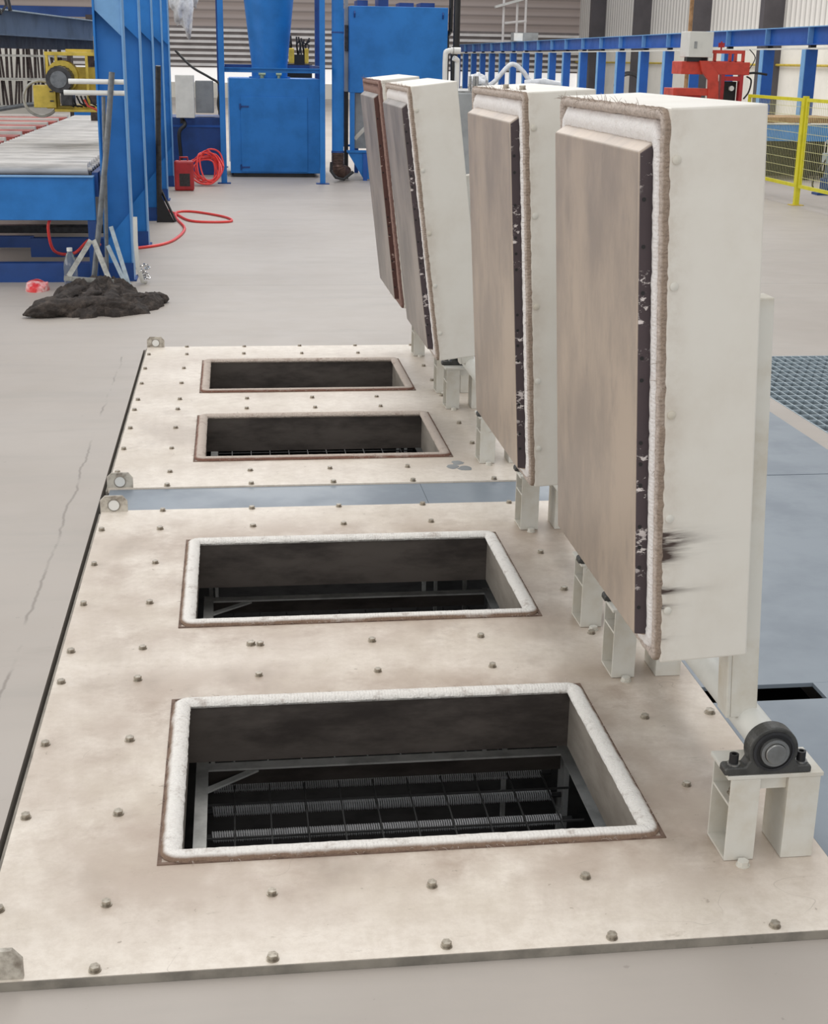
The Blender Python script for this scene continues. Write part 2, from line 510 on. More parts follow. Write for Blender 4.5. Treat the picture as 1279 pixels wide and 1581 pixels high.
sp.box(2.75, 2.80, 5.15, 7.98, -.5, FZ - .152).box(4.30, 4.35, 5.15, 7.98, -.5, FZ - .152).box(2.8, 4.3, 5.15, 5.2, -.5, FZ - .152).box(2.8, 4.3, 7.93, 7.98, -.5, FZ - .152)
struct(sp.build('wall_sump', 'brick_back'))
struct(MB().box(2.75, 4.35, 5.15, 7.98, -.55, -.5).build('floor_sump', 'blue_sheet'))

# right-hand wall
wr = bpy.data.objects.new('wall_right', None); col.objects.link(wr); struct(wr)
MB().box(15, 15.3, 8, 62, FZ, 2.55).build('plaster_dado', 'plaster', wr)
MB().box(15, 15.2, 8, 62, 2.55, 8.5).build('siding', 'siding_right', wr)
MB().box(14.86, 15, 8, 62, 2.50, 2.62).build('sill', 'white_paint', wr)
MB().cyl((14.9, 8, 1.67), (14.9, 62, 1.67), .032, 8).build('yellow_pipe', 'yellow', wr)
wb = bpy.data.objects.new('wall_back', None); col.objects.link(wb); struct(wb)
MB().box(-16, 15.3, 62, 62.3, 2.85, 9).build('siding', 'siding_back', wb)
each('louvre', 'louvre_pale', wb, [(-16, 15, 61.9, 62, 1.26 + k * .23, 1.26 + k * .23 + .11) for k in range(7)])
MB().box(-16, 15.3, 62, 62.3, 1.2, 2.85).build('louvre_backing', 'louvre_dark', wb)
MB().box(-16, 15.3, 62.05, 62.3, .6, 1.2).build('pane', 'daylight_pane', wb)
MB().box(-16, 15.3, 62, 62.3, FZ, .6).build('plinth', 'plaster', wb)
struct(MB().box(-16.3, -16, 8, 62.3, FZ, 7).build('wall_left', 'plaster'))

# dark columns down the right wall
for k, yy in enumerate((32.1, 38.5, 44.6, 51.2, 57.6)):
    c = MB()
    c.box(14.42, 14.45, yy, yy + .32, FZ, 8.5).box(14.97, 15.0, yy, yy + .32, FZ, 8.5).box(14.45, 14.97, yy, yy + .03, FZ, 8.5)
    o = c.build('steel_column', 'dark_column')
    tag(o, ['dark grey building column nearest the camera on the right wall, at the frame edge',
            'dark grey building column on the right wall above the nearest fence panel',
            'dark grey building column on the right wall behind the white control box',
            'dark grey building column third from the far end of the right wall',
            'dark grey building column beside the far corner, behind the small grey box on the rail'][k], 'column', 'dark steel columns along the right wall')

# ------------------------------------------------------------ floor sheets and grating
BS = MB()
BS.box(1.268, 2.64, .9, 3.31, -.019, -.006).box(1.595, 2.64, 3.31, 3.41, -.019, -.006).box(1.268, 2.64, 3.41, 5.425, -.019, -.006)
tag(BS.build('floor_sheet', 'blue_sheet', bevel=.001), 'large blue-grey floor sheet with a black slot beside the nearest lid', 'floor sheet', 'blue-grey floor sheets')
tag(MB().box(1.268, 2.66, 5.433, 6.58, -.019, -.006).build('floor_sheet', 'blue_sheet', bevel=.001), 'blue-grey floor sheet ending by the galvanised grating', 'floor sheet', 'blue-grey floor sheets')
ST = thing('cover_strip', 'narrow blue-grey steel strip lying between the two white deck plates', 'strip', (0, 5.27, 0))
MB().box(-.515, .735, 5.131 - 5.27, 5.414 - 5.27, -.014, -.006).build('strip_section', 'blue_sheet', ST)
MB().box(.7365, 1.262, 5.131 - 5.27, 5.414 - 5.27, -.014, -.006).build('strip_section', 'blue_sheet', ST)

GR = thing('floor_grating', 'galvanised steel walkway grating set in the floor at the right', 'grating', (2.8, 5.2, FZ))
mb = MB()
k = 0.0
while k < 1.49:
    mb.box(k + .004, k + .010, 0.0, 2.73, -.03, 0.0); k += .052
mb.build('bearing_bars', 'galvanised', GR)
mb = MB(); k = .04
while k < 2.72:
    mb.box(0, 1.5, k, k + .007, -.012, -.001); k += .105
mb.build('cross_rods', 'galvanised', GR)
mb = MB(); mb.box(0, .006, 0, 2.73, -.035, .002).box(1.494, 1.5, 0, 2.73, -.035, .002).box(0, 1.5, 2.722, 2.73, -.035, .002)
mb.build('edge_band', 'galvanised', GR)
k = 0

# ------------------------------------------------------------ deck plates with openings
X0, X1 = -.192, .929         # outer seal edge
OPEN = [2.640, 3.950, 5.782, 7.069]   # near edge of each opening's seal
OW = .809
XL, XR = -.523, 1.263
def deck(name, label, y0, y1, ops, matn, midrows, siderows, ropes, lug_ys):
    root = thing(name, label, 'deck plate', (0, 0, 0))
    m = MB()
    ix0, ix1 = X0 + .038, X1 - .036
    ylist = [y0]
    for oy in ops: ylist += [oy + .036, oy + OW - .038]
    ylist.append(y1)
    for i in range(len(ylist) - 1):
        a, b = ylist[i], ylist[i + 1]
        if i % 2 == 0: m.box(XL, XR, a, b, FZ, 0)
        else: m.box(XL, ix0, a, b, FZ, 0).box(ix1, XR, a, b, FZ, 0)
    bmesh.ops.remove_doubles(m.bm, verts=m.bm.verts, dist=1e-5)
    vsets = {}
    for f in m.bm.faces: vsets.setdefault(frozenset(f.verts), []).append(f)
    # drop overlapping walls between the strips
    dele = []
    for f in m.bm.faces:
        n = f.normal if f.normal.length else None
        c = f.calc_center_median()
        f.normal_update()
        if abs(f.normal.y) > .9 and any(abs(c.y - t) < 1e-4 for t in ylist[1:-1]):
            xa = min(v.co.x for v in f.verts); xb = max(v.co.x for v in f.verts)
            if xb - xa > 1.7 or not (xa > ix0 - .01 and xb < ix1 + .01): dele.append(f)
    bmesh.ops.delete(m.bm, geom=dele, context='FACES')
    # close the opening reveals again
    for t in ylist[1:-1]:
        v = [m.bm.verts.new(p) for p in ((ix0, t, FZ), (ix1, t, FZ), (ix1, t, 0), (ix0, t, 0))]
        m.bm.faces.new(v)
    m.build('plate', matn, root)
    # plate rim that drops into the pit
    r = MB()
    r.box(XL, XL + .006, y0, y1, -.07, FZ - .0005).box(XR - .006, XR, y0, y1, -.07, FZ - .0005)
    r.box(XL + .006, XR - .006, y0, y0 + .006, -.07, FZ - .0005).box(XL + .006, XR - .006, y1 - .006, y1, -.07, FZ - .0005)
    r.build('plate_rim', 'dark_metal', root)
    e = MB(); e.box(XL, XR, y0 - .0025, y0 - .0003, -.03, -.001).build('edge_face', 'edge_grey', root) if y0 < 3 else None
    e = MB(); e.box(XL - .010, XL - .0003, y0, y1, -.06, -.012).build('edge_angle', 'edge_grey', root)
    for oi, oy in enumerate(ops):
        # liner: front and back sheets have shade painted in, side sheets plain
        b = MB(); b.box(ix0, ix1, oy + OW - .0385, oy + OW - .0345, -.17, -.0005); b.build('liner_wall', 'liner_shaded', root)
        b = MB(); b.box(ix0, ix1, oy + .032, oy + .036, -.17, -.0005); b.build('liner_wall', 'liner_shaded', root)
        b = MB(); b.box(ix1, ix1 + .004, oy + .036, oy + OW - .0385, -.17, -.0005); b.build('liner_side', 'liner_plain', root)
        b = MB(); b.box(ix0 - .004, ix0, oy + .036, oy + OW - .0385, -.17, -.0005); b.build('liner_side', 'liner_plain', root)
        # rope seal
        path = rrect(X0 + .025, X1 - .025, oy + .025, oy + OW - .025, .022, 5, .012)
        t = MB(); t.tube([(p[0] + random.uniform(-.0008, .0008), p[1] + random.uniform(-.0008, .0008), .002) for p in path], .0235, 12, closed=True, ry=.013, jitter=.012, up=(0, 0, 1))
        # the tube frame's angle 0 / 1 is the outer flank: shift so v = 0.5 lies outside
        for f in t.bm.faces:
            for lp in f.loops: lp[t.uv].uv.y = (lp[t.uv].uv.y + .5)
        rope = t.build('rope_seal', ropes[oi], root, smooth=True)
        e = MB(); gx0, gx1, gy0, gy1 = X0 - .003, X1 + .002, oy - .002, oy + OW + .002
        e.box(gx0, gx0 + .009, gy0, gy1, .0003, .0022).box(gx1 - .009, gx1, gy0, gy1, .0003, .0022).box(gx0 + .009, gx1 - .009, gy0, gy0 + .009, .0003, .0022).box(gx0 + .009, gx1 - .009, gy1 - .009, gy1, .0003, .0022)
        e.build('seal_channel', 'channel_rust', root)
        # frayed fibres at the outer edge
        fr = MB()
        for q in range(150):
            p = random.choice(path)
            sx = 1 if abs(p[0] - (X1 - .025)) < .004 else (-1 if abs(p[0] - (X0 + .025)) < .004 else 0)
            sy = 1 if abs(p[1] - (oy + OW - .025)) < .004 else (-1 if abs(p[1] - (oy + .025)) < .004 else 0)
            if sx < 0 and random.random() < .5: continue
            a = Vector((p[0] + sx * .021, p[1] + sy * .021, .003))
            L_ = random.uniform(.006, .022)
            d = Vector((sx + random.uniform(-1, 1), sy + random.uniform(-1, 1), random.uniform(.0, .5))).normalized() * L_
            fr.tube([a, a + d * .5 + Vector((0, 0, .003)), a + d], [.0006, .0005, .0002], 3)
        fo = fr.build('frayed_fibres', 'rope_brown', root); fo['kind'] = 'stuff'
    # hex bolts
    pts = [(x, y) for y in midrows for x in (-.29, .045, .38, .71, 1.05)] + [(x, y) for y in siderows for x in (-.5, -.29, 1.05)]
    seen = set()
    for x, y in pts:
        if (x, y) in seen: continue
        seen.add((x, y))
        if x > 1 and any(abs(y - (s + .05)) < .09 for s in STANDS): continue
        b = MB()
        hexbolt(b, 0, 0, 0, rot=random.uniform(0, 1), r=random.uniform(.0098, .0112), h=random.uniform(.009, .012))
        b.build('bolt', 'bolt', root, loc=(x + random.uniform(-.004, .004), y + random.uniform(-.004, .004), 0))
    if name == 'deck_plate' and y0 < 3:
        b = MB(); hexbolt(b, 0, 0, 0); b.build('bolt', 'bolt', root, loc=(.022, 3.805, 0))
        b = MB(); hexbolt(b, 0, 0, 0); b.build('bolt', 'bolt', root, loc=(1.235, 3.24, 0))
    for ly in lug_ys:
        g = MB()
        out = [(-.526, FZ), (-.424, FZ), (-.424, .04), (-.442, .062), (-.508, .062), (-.526, .044)]
        g.prism(out, 'y', ly, ly + .012)
        lug = g.build('lifting_lug', 'lug_paint', root)
        if ly < 3: continue
        hh = MB()
        ring = [(-.475 + .021 * math.cos(t * PI / 12), .026 + .021 * math.sin(t * PI / 12)) for t in range(24)]
        hh.prism(ring, 'y', ly - .0012, ly + .0132)
        hh.build('lug_hole', 'white_plastic', lug)
        h2 = MB(); h2.tube([(-.475 + .022 * math.cos(t * PI / 12), ly - .001, .026 + .022 * math.sin(t * PI / 12)) for t in range(24)], .0018, 5, closed=True).build('lug_rim', 'edge_grey', lug)
    return root
STANDS = [2.533, 3.478, 3.846, 4.777, 5.666, 6.649, 6.991, 7.943]
deck('deck_plate', 'near off-white steel deck plate stained brown round two large rope-edged openings', 2.269, 5.127, OPEN[:2], 'deck_near',
     (2.29, 2.505, 3.585, 3.80, 4.895, 5.112), (2.505, 2.865, 3.225, 3.585, 3.80, 4.165, 4.53, 4.895), ('rope_deck', 'rope_deck'), (2.275, 5.112))
deck('deck_plate', 'far cleaner off-white steel deck plate with two dark openings, beyond the blue-grey strip', 5.418, 8.290, OPEN[2:], 'deck_far',
     (5.435, 5.635, 6.72, 6.93, 8.05, 8.275), (5.635, 6.0, 6.36, 6.72, 6.93, 7.295, 7.665, 8.05), ('rope_deck_rusty', 'rope_deck_rusty'), (5.421, 8.276))
# worn patch of bare grey on the far plate
def blob(cx, cy, rx, ry, n=18, j=.18):
    return [(cx + rx * math.cos(2 * PI * i / n) * (1 + random.uniform(-j, j)), cy + ry * math.sin(2 * PI * i / n) * (1 + random.uniform(-j, j))) for i in range(n)]
far_deck = [o for o in bpy.data.objects if o.name.startswith('deck_plate')][-1]
mb = MB()
for cx, cy, rx, ry in ((.905, 5.63, .026, .035), (.955, 5.60, .03, .035), (.935, 5.69, .025, .03)):
    mb.prism(blob(cx, cy, rx, ry), 'z', .0002, .0008)
mb.build('worn_patch', 'grey_machine', far_deck)

# ------------------------------------------------------------ inside the pit: cradle, wire grid, heating coils
def cradle():
    root = thing('cradle_frame', 'x', 'frame')
    m = MB()
    z = -.30
    m.box(-.143, -.108, -.27, 1.02, z - .006, z).box(-.143, -.137, -.27, 1.02, z - .05, z - .006)
    m.box(.927, .968, -.27, 1.02, z - .006, z).box(.962, .968, -.27, 1.02, z - .05, z - .006)
    m.box(-.108, .927, .966, 1.006, z - .006, z)
    m.box(-.108, .927, -.27, -.23, z - .006, z)
    m.build('angle_frame', 'cradle', root)
    MB().box(-.108, .927, .966, .972, z - .05, z - .0065).build('angle_skirt', 'liner_shaded', root)  # separate piece so the leg's shade can be painted in a dark tone
    b = MB(); b.bar((-.118, .860, z - .010), (.03, .976, z - .010), .022, .006)
    b.build('corner_brace', 'cradle', root)
    each('leg', 'cradle', root, [(x - .008, x + .008, y - .008, y + .008, -1.1, z - .05) for x, y in ((-.13, -.25), (.955, -.25), (-.13, 1.0), (.955, 1.0), (.955, .60))])
    return root
def grid():
    m = MB()
    x = -.135
    while x < .93:
        m.box(x - .002, x + .002, -.22, .96, -.356, -.350); x += .1
    for y in (-.1, .1, .3, .5, .68, .86):
        m.box(-.1355, .93, y - .0025, y + .0025, -.3565, -.3515)
    return m.build('wire_grid', 'wire')
def coil():
    root = thing('heating_coil', 'x', 'heating coil')
    m = MB(); pts = []
    n = 150; turns = 150; L_ = 1.01
    for i in range(turns * 8 + 1):
        t = i / 8 * 2 * PI
        pts.append((-.10 + L_ * i / (turns * 8), math.cos(t) * .015, math.sin(t) * .015))
    m.tube(pts, .0024, 4)
    m.build('coil_winding', 'coil', root, smooth=True)
    m = MB(); m.cyl((-.14, 0, 0), (.94, 0, 0), .008, 8)
    m.build('ceramic_core', 'wire', root)
    return root
which = ['the nearest opening', 'the second opening', 'the third opening from the front', 'the farthest opening']
cr0 = cradle(); gr0 = grid(); co0 = coil()
for i, oy in enumerate(OPEN):
    c = cr0 if i == 0 else copy_tree(cr0)
    c.location = (0, oy, 0); tag(c, 'grey angle-iron frame inside ' + which[i], 'frame', 'angle frames inside the openings')
    g = gr0 if i == 0 else gr0.copy()
    if i: col.objects.link(g)
    g.location = (0, oy, 0); tag(g, 'dark square wire grid deep inside ' + which[i], 'wire grid', 'wire grids inside the openings')
    for k, cyy in enumerate((.86, 1.00, 1.14) if i == 0 else (.90, 1.04)):
        h = co0 if (i == 0 and k == 0) else copy_tree(co0)
        h.location = (0, oy + cyy - .01, -.45)
        if i == 0:
            nm = ['nearest silver heating coil under the grid of the nearest opening', 'middle silver heating coil under the grid of the nearest opening', 'rearmost silver heating coil under the grid of the nearest opening'][k]
        else: nm = ['nearer', 'rearmost'][k] + ' silver heating coil under the grid of ' + which[i]
        tag(h, nm, 'heating coil', 'heating coils in the pit')

# ------------------------------------------------------------ hinge stands and bearings
XH, ZH = 1.1017, .2788
XB, ZB = 1.1150, .2630   # bore centre of the bearings
def stand():
    root = thing('hinge_stand', 'x', 'stand')
    t = .005; zt = .199
    # left channel, open to the left
    def channel(x0, x1, web_right, nm):
        m = MB()
        m.box(x0, x1, 0, t, .001, zt - .0005).box(x0, x1, .108, .113, .001, zt - .0005)
        if web_right: m.box(x1 - t, x1, t, .108, .001, zt - .0005)
        else: m.box(x0, x0 + t, t, .108, .001, zt - .0005)
        m.build(nm, 'cream_paint', root, bevel=.001)
    channel(-.072, -.006, True, 'channel_post'); channel(.056, .128, False, 'channel_post')
    m = MB(); m.box(-.072, -.0115, t, .108, .001, .007).build('foot_plate', 'cream_paint', root)
    m = MB(); m.box(-.070, -.0115, t, .108, .130, .136).build('shelf', 'cream_paint', root)
    m = MB(); m.box(-.080, .133, -.002, .115, zt, zt + .009).build('top_plate', 'cream_paint', root, bevel=.001)
    m = MB(); m.box(-.0055, .0555, .01, .016, zt - .03, zt - .0005).build('stiffener', 'cream_paint', root)
    m = MB(); hexbolt(m, -.045, .05, .136, r=.012, h=.012); m.build('nut', 'bolt', root)
    m = MB(); hexbolt(m, -.036, -.02, .0, r=.013, h=.012); m.build('bolt', 'cream_paint', root)
    return root
def bearing():
    """pillow block, bore along Y, origin at bore centre, front face at y=0"""
    root = thing('pillow_block_bearing', 'x', 'bearing')
    zb = .209 - ZB
    m = MB()
    R = .055
    pts = []
    a0 = -PI * .13
    for i in range(25):
        t = a0 + (PI - 2 * a0) * i / 24
        pts.append((R * math.cos(t), R * math.sin(t)))
    pts += [(-R - .004, zb + .018), (-R - .045, zb + .018), (-R - .049, zb + .012), (-R - .049, zb), (R + .034, zb), (R + .034, zb + .012), (R + .030, zb + .018), (R + .004, zb + .018)]
    m.prism(pts, 'y', 0, .036)
    m.build('housing', 'bearing_iron', root, bevel=.003)
    def ring(r0, r1, y0, y1, mt, nm):
        q = MB(); n = 32; rings = []
        for rr, yy in ((r0, y0), (r1, y0), (r1, y1), (r0, y1)):
            rings.append([(rr * math.cos(2 * PI * i / n), yy, rr * math.sin(2 * PI * i / n)) for i in range(n)])
        q.quadgrid(rings, closed_u=True)
        q.build(nm, mt, root, smooth=True)
    ring(.040, .046, -.003, .003, 'dark_metal', 'outer_race')
    ring(.030, .040, -.0008, .003, 'black', 'dust_seal')
    ring(.0235, .031, -.010, .003, 'steel', 'inner_race')
    q = MB(); q.cyl((0, -.016, 0), (0, .04, 0), .0225, 32); q.build('shaft_end', 'steel', root, smooth=True, bevel=.0015)
    for sx in (-.080, .070):
        q = MB(); q.prism([(sx + .014 * math.cos(PI / 12 * i), .018 + .014 * math.sin(PI / 12 * i)) for i in range(24)], 'z', zb + .018, zb + .022)
        bo = q.build('washer', 'steel', root)
        q = MB(); n = 20; rings = []
        for rr, zz in ((.010, zb + .022), (.010, zb + .043), (.0055, zb + .043), (.0055, zb + .030)):
            rings.append([(sx + rr * math.cos(2 * PI * i / n), .018 + rr * math.sin(2 * PI * i / n), zz) for i in range(n)])
        q.quadgrid(rings, caps=True)
        q.build('socket_bolt', 'black', root, smooth=True)
    return root
st0 = stand(); be0 = bearing()
sl = ['nearest stand in the foreground, under the nearest lid', 'stand at the far end of the nearest lid', 'stand at the near end of the second lid',
      'stand at the far end of the second lid', 'stand at the near end of the third lid', 'stand at the far end of the third lid',
      'stand at the near end of the farthest lid', 'stand at the far end of the farthest lid']
for i, sy in enumerate(STANDS):
    s = st0 if i == 0 else copy_tree(st0)
    s.location = (XH - .002, sy, 0)
    tag(s, 'off-white channel-steel hinge ' + sl[i], 'stand', 'hinge stands beside the openings')
    b = be0 if i == 0 else copy_tree(be0)
    b.location = (XB, sy + (-.001 if i % 2 == 0 else .06), ZB)
    tag(b, 'dark pillow block bearing on the ' + sl[i], 'bearing', 'pillow block bearings on the hinge stands')

# ------------------------------------------------------------ lids
LT = [.0556, .0601, .1268, .1161]
LY = [2.581, 3.845, 5.727, 7.007]
A_, B_, C_, D_ = .8753 - XH, 1.0642 - XH, .4688 - ZH, 1.5874 - ZH
P_, PC, PD = .836 - XH, .5129 - ZH, 1.5069 - ZH
LW = .850
def make_lid(i, label, casing, face, side, white, brown):
    root = thing('furnace_lid', label, 'lid', (XH, LY[i], ZH))
    root.rotation_euler = (0, -LT[i], 0)
    m = MB(); m.box(A_, B_, 0, LW, C_, D_)
    m.build('casing', casing, root, bevel=.004)
    # plug: face sheet with a sloped top and bottom return
    y0, y1 = .0656, .786
    m = MB()
    yb0, yb1, zb0, zb1 = y0 - .002, y1 + .004, PC - .012, PD + .024
    f = [m.bm.verts.new(p) for p in ((P_, y0, PC), (P_, y1, PC), (P_, y1, PD), (P_, y0, PD))]
    b = [m.bm.verts.new(p) for p in ((A_, yb0 + .002, zb0), (A_, yb1, zb0), (A_, yb1, zb1), (A_, yb0 + .002, zb1))]
    m.bm.faces.new(f); m.bm.faces.new(b)
    for k in range(4):
        m.bm.faces.new((f[k], f[(k + 1) % 4], b[(k + 1) % 4], b[k]))
    m.build('plug_face', face, root, bevel=.003)
    m = MB()
    poly = [(P_ + .0025, PC + .001), (A_ - .0004, PC - .004), (A_ - .0004, PD + .018), (P_ + .0025, PD - .003)]
    m.prism(poly, 'y', y0 - .0045, y0 - .0005)
    ps = m.build('plug_side', side, root)
    z = PC + .06
    while z < PD - .05:
        c = [((P_ + .010) + .0042 * math.cos(PI / 6 * q), z + .0042 * math.sin(PI / 6 * q)) for q in range(12)]
        MB().prism(c, 'y', y0 - .0052, y0 - .004).build('vent_hole', 'black', ps)
        z += random.choice((.045, .09, .13))
    # fibre ropes on the casing face: white inner, brown outer
    def rope(nm, mt, ins, bot, top, r, dep, xoff, rr=.03):
        pth = rrect(ins, LW - ins, C_ + bot, D_ - top, rr, 5, .012)
        t = MB(); t.tube([(xoff + random.uniform(-.001, .001), p[0] + random.uniform(-.001, .001), p[1] + random.uniform(-.001, .001)) for p in pth], r, 12, closed=True, ry=dep, jitter=.015, up=(1, 0, 0))
        for ff in t.bm.faces:
            for lp in ff.loops: lp[t.uv].uv.y = (lp[t.uv].uv.y + .5)
        return t.build(nm, mt, root, smooth=True), pth
    rope('white_rope', white, .043, .030, .048, .0265, .0150, A_ - .001)
    _, pth = rope('brown_rope', brown, .0115, .0105, .0115, .0115, .0125, A_ - .002, .012)
    fr = MB()
    for q in range(260):
        p = random.choice(pth)
        top = p[1] > D_ - .02
        if not top and random.random() < .75: continue
        a = Vector((A_ - .010, p[0], p[1] + (.008 if top else 0)))
        d = Vector((random.uniform(-.8, .2), random.uniform(-1, 1), random.uniform(-.2, 1.0) if top else random.uniform(-1, 1))).normalized() * random.uniform(.008, .026)
        fr.tube([a, a + d * .5 + Vector((0, 0, .002)), a + d], [.0008, .0006, .0002], 3)
    fo = fr.build('frayed_fibres', brown, root); fo['kind'] = 'stuff'
    for bz in (1.215, .979, .725, .509, .308):
        q = MB(); n = 20; rg = []
        for rr, yy in ((.0085, 0), (.0085, -.003), (.004, -.005)):
            rg.append([(-.212 + rr * math.cos(2 * PI * w / n), yy, bz + rr * math.sin(2 * PI * w / n)) for w in range(n)])
        q.quadgrid(rg); q.build('rivet', 'cream_paint', root, smooth=True)
    # hinge arms and pipe
    for ay in (.085, .70):
        q = MB(); q.box(B_ + .0005, .024, ay, ay + .06, .0, .93)
        q.box(-.047, B_ + .0006, ay, ay + .06, .0, C_ - .0005)
        q.build('hinge_arm', 'cream_paint', root, bevel=.003)
    q = MB(); q.cyl((XB - XH, -.006, ZB - ZH), (XB - XH, .93, ZB - ZH), .036, 28); q.build('hinge_pipe', 'white_paint', root, smooth=True)
    return root
make_lid(0, 'nearest and tallest-looking raised furnace lid, tan plate with dark soot smears on its side', 'lid_casing_smeared', 'plug_face', 'plug_side', 'rope_lid', 'rope_brown')
L2 = make_lid(1, 'second raised furnace lid, standing behind the nearest one', 'lid_casing', 'plug_face', 'plug_side', 'rope_lid', 'rope_brown')
make_lid(2, 'third raised furnace lid, leaning, with a white-flecked dark plug edge', 'lid_casing', 'plug_face_grey', 'plug_side', 'rope_lid', 'rope_brown')
make_lid(3, 'farthest raised furnace lid, leaning, with a rusty red plug edge', 'lid_casing', 'plug_face_grey', 'plug_side_rusty', 'rope_red_brown', 'rope_red_brown')
for x, y in ((A_ + .03, .22), (A_ + .02, .42)):
    b = MB(); hexbolt(b, 0, 0, 0, r=.009, h=.012); b.build('bolt', 'bolt', L2, loc=(x, y, D_))

# ------------------------------------------------------------ blue machine posts at the left
pl = ['front one, beside the grey pole stand', 'second from the front', 'middle one, behind the black pole stand', 'fourth from the front', 'rearmost one, beside the red can']
for k, yy in enumerate((11.0, 13.06, 15.2, 17.35, 19.3)):
    root = thing('gantry_post', 'tall blue steel gantry post on the left, ' + pl[k], 'post', (-.775, yy, FZ), 'blue gantry posts in a row')
    m = MB(); m.box(-.20, -.012, .10, .112, 0, 2.75); m.build('web', 'blue', root)
    m = MB(); m.box(-.012, 0, 0, .21, 0, 2.75); m.build('flange', 'blue_light', root, bevel=.002)
    m = MB(); m.box(-.215, -.20, .0, .21, 0, 2.75); m.build('flange', 'blue', root, bevel=.002)
    m = MB(); m.prism([(-.199, .02), (-.013, .02), (-.013, .52), (-.199, .30)], 'y', .02, .03); m.build('lower_gusset', 'blue', root)
    m = MB(); m.prism([(-.199, 1.98), (-.013, 1.80), (-.013, 2.74), (-.199, 2.74)], 'y', .02, .03); m.build('upper_gusset', 'blue_light' if k == 0 else 'blue', root)
    m = MB(); m.box(-.23, .02, -.02, .24, 0, .012); m.build('base_plate', 'blue_dark', root)
    m = MB(); m.box(-.2, .001, -.004, .0, .012, .14); m.build('toe_plate', 'blue_dark', root)

# roller conveyor
RC = thing('roller_conveyor', 'roller conveyor with pale steel rollers and a blue front beam at the left', 'conveyor', (0, 0, 0))
m = MB(); m.box(-3.6, -1.03, 10.84, 10.92, .46, .775); m.build('front_beam', 'blue', RC, bevel=.004)
m = MB(); m.box(-3.6, -1.03, 10.82, 10.93, .776, .784); m.build('beam_edge', 'blue_light', RC)
m = MB(); m.box(-1.055, -1.01, 11.0, 19.9, .62, .80); m.build('side_rail', 'blue_dark', RC)
m = MB(); m.box(-2.12, -2.08, 11.0, 19.9, .62, .80); m.build('side_rail', 'blue_dark', RC)
MB().box(-2.079, -1.056, 11.0, 19.8, .70, .72).build('roller_gap_shade', 'black', RC)  # added black sheet that stands in for shade between the rollers
m = MB(); m.cyl((0, 0, 0), (1.0, 0, 0), .046, 14); m.cyl((-.03, 0, 0), (1.03, 0, 0), .014, 8)
r0 = m.build('roller', 'roller', RC, smooth=True); r0.location = (-2.08, 11.0, .825)
yy = 11.14
while yy < 19.8:
    r = r0.copy(); col.objects.link(r); r.parent = RC; r.location = (-2.08, yy, .825); r.rotation_euler = (random.uniform(0, 6), 0, 0); yy += .175
each('support_leg', 'blue_dark', RC, [(x - .03, x + .03, y, y + .06, FZ, .46) for x in (-3.5, -2.0, -1.06) for y in (10.85, 19.7)])
m = MB(); m.box(-3.6, -1.0, 10.95, 11.05, FZ, .125); m.build('bottom_beam', 'blue_dark', RC)
m = MB(); m.box(-3.6, -1.6, 11.6, 11.66, .16, .25); m.build('lower_rail', 'blue_dark', RC)
m = MB(); m.box(-1.62, -1.02, 11.55, 11.65, .09, .24); m.build('lower_rail', 'blue_dark', RC)
m = MB(); m.box(-1.62, -1.02, 12.3, 12.45, .20, .24); m.box(-3.6, -1.02, 13.5, 13.6, .05, .12); m.build('cross_member', 'dark_metal', RC)

# red slatted bed beyond
RB = thing('slatted_bed', 'red and pale slatted bed beside the left end of the rollers', 'slatted bed', (0, 0, 0))
y = 12.6
while y < 19.6:
    m = MB(); m.box(-5.0, -2.16, y, y + .42, .70, .85); m.build('red_slat', 'red_slat', RB)
    m = MB(); m.box(-5.0, -2.16, y + .46, y + .56, .78, .875); m.build('pale_slat', 'white_paint', RB)
    y += 1.1
m = MB()
for x in (-4.9, -2.25): m.box(x, x + .08, 12.6, 20.2, .60, .699); m.box(x, x + .08, 12.7, 12.8, FZ, .6); m.box(x, x + .08, 20.1, 20.2, FZ, .6)
m.build('bed_frame', 'blue_dark', RB)

# yellow carriage with motor
YC = thing('motor_carriage', 'yellow drive carriage with a round dark motor above the rollers', 'carriage', (0, 0, 0))
m = MB(); m.box(-1.60, -1.12, 13.0, 13.5, 1.635, 1.665).box(-1.60, -1.12, 13.0, 13.5, 1.19, 1.215)
for x in (-1.58, -1.50, -1.24, -1.15): m.box(x - .012, x + .012, 13.0, 13.03, 1.215, 1.635)
m.box(-1.4, -1.18, 13.1, 13.4, 1.33, 1.54)
m.build('carriage_frame', 'yellow', YC, bevel=.003)
m = MB(); m.box(-1.70, -1.51, 12.92, 13.25, 1.20, 1.385); m.box(-1.53, -1.12, 12.95, 13.3, 1.165, 1.19); m.build('guard_box', 'yellow', YC, bevel=.004)
each('latch', 'dark_metal', YC, [(-1.56, -1.53, 12.912, 12.92, z, z + .012) for z in (1.25, 1.33)])
m = MB(); m.cyl((-1.455, 12.98, 1.46), (-1.455, 13.2, 1.46), .135, 28); m.build('motor_flange', 'yellow', YC, smooth=True)
m = MB(); m.cyl((-1.455, 12.72, 1.44), (-1.455, 12.98, 1.44), .108, 28)
for k in range(20):
    t = 2 * PI * k / 20
    m.bar((-1.455 + .108 * math.cos(t), 12.75, 1.44 + .108 * math.sin(t)), (-1.455 + .108 * math.cos(t), 12.97, 1.44 + .108 * math.sin(t)), .006, .012)
mo = m.build('motor', 'dark_metal', YC, smooth=True)
m = MB(); m.cyl((-1.455, 12.71, 1.44), (-1.455, 12.725, 1.44), .07, 24); m.build('fan_cover', 'grey_pole', mo, smooth=True)
m = MB(); m.box(-1.46, -1.36, 12.85, 13.1, 1.22, 1.34); m.build('gearbox', 'dark_metal', YC, bevel=.008)
m = MB()
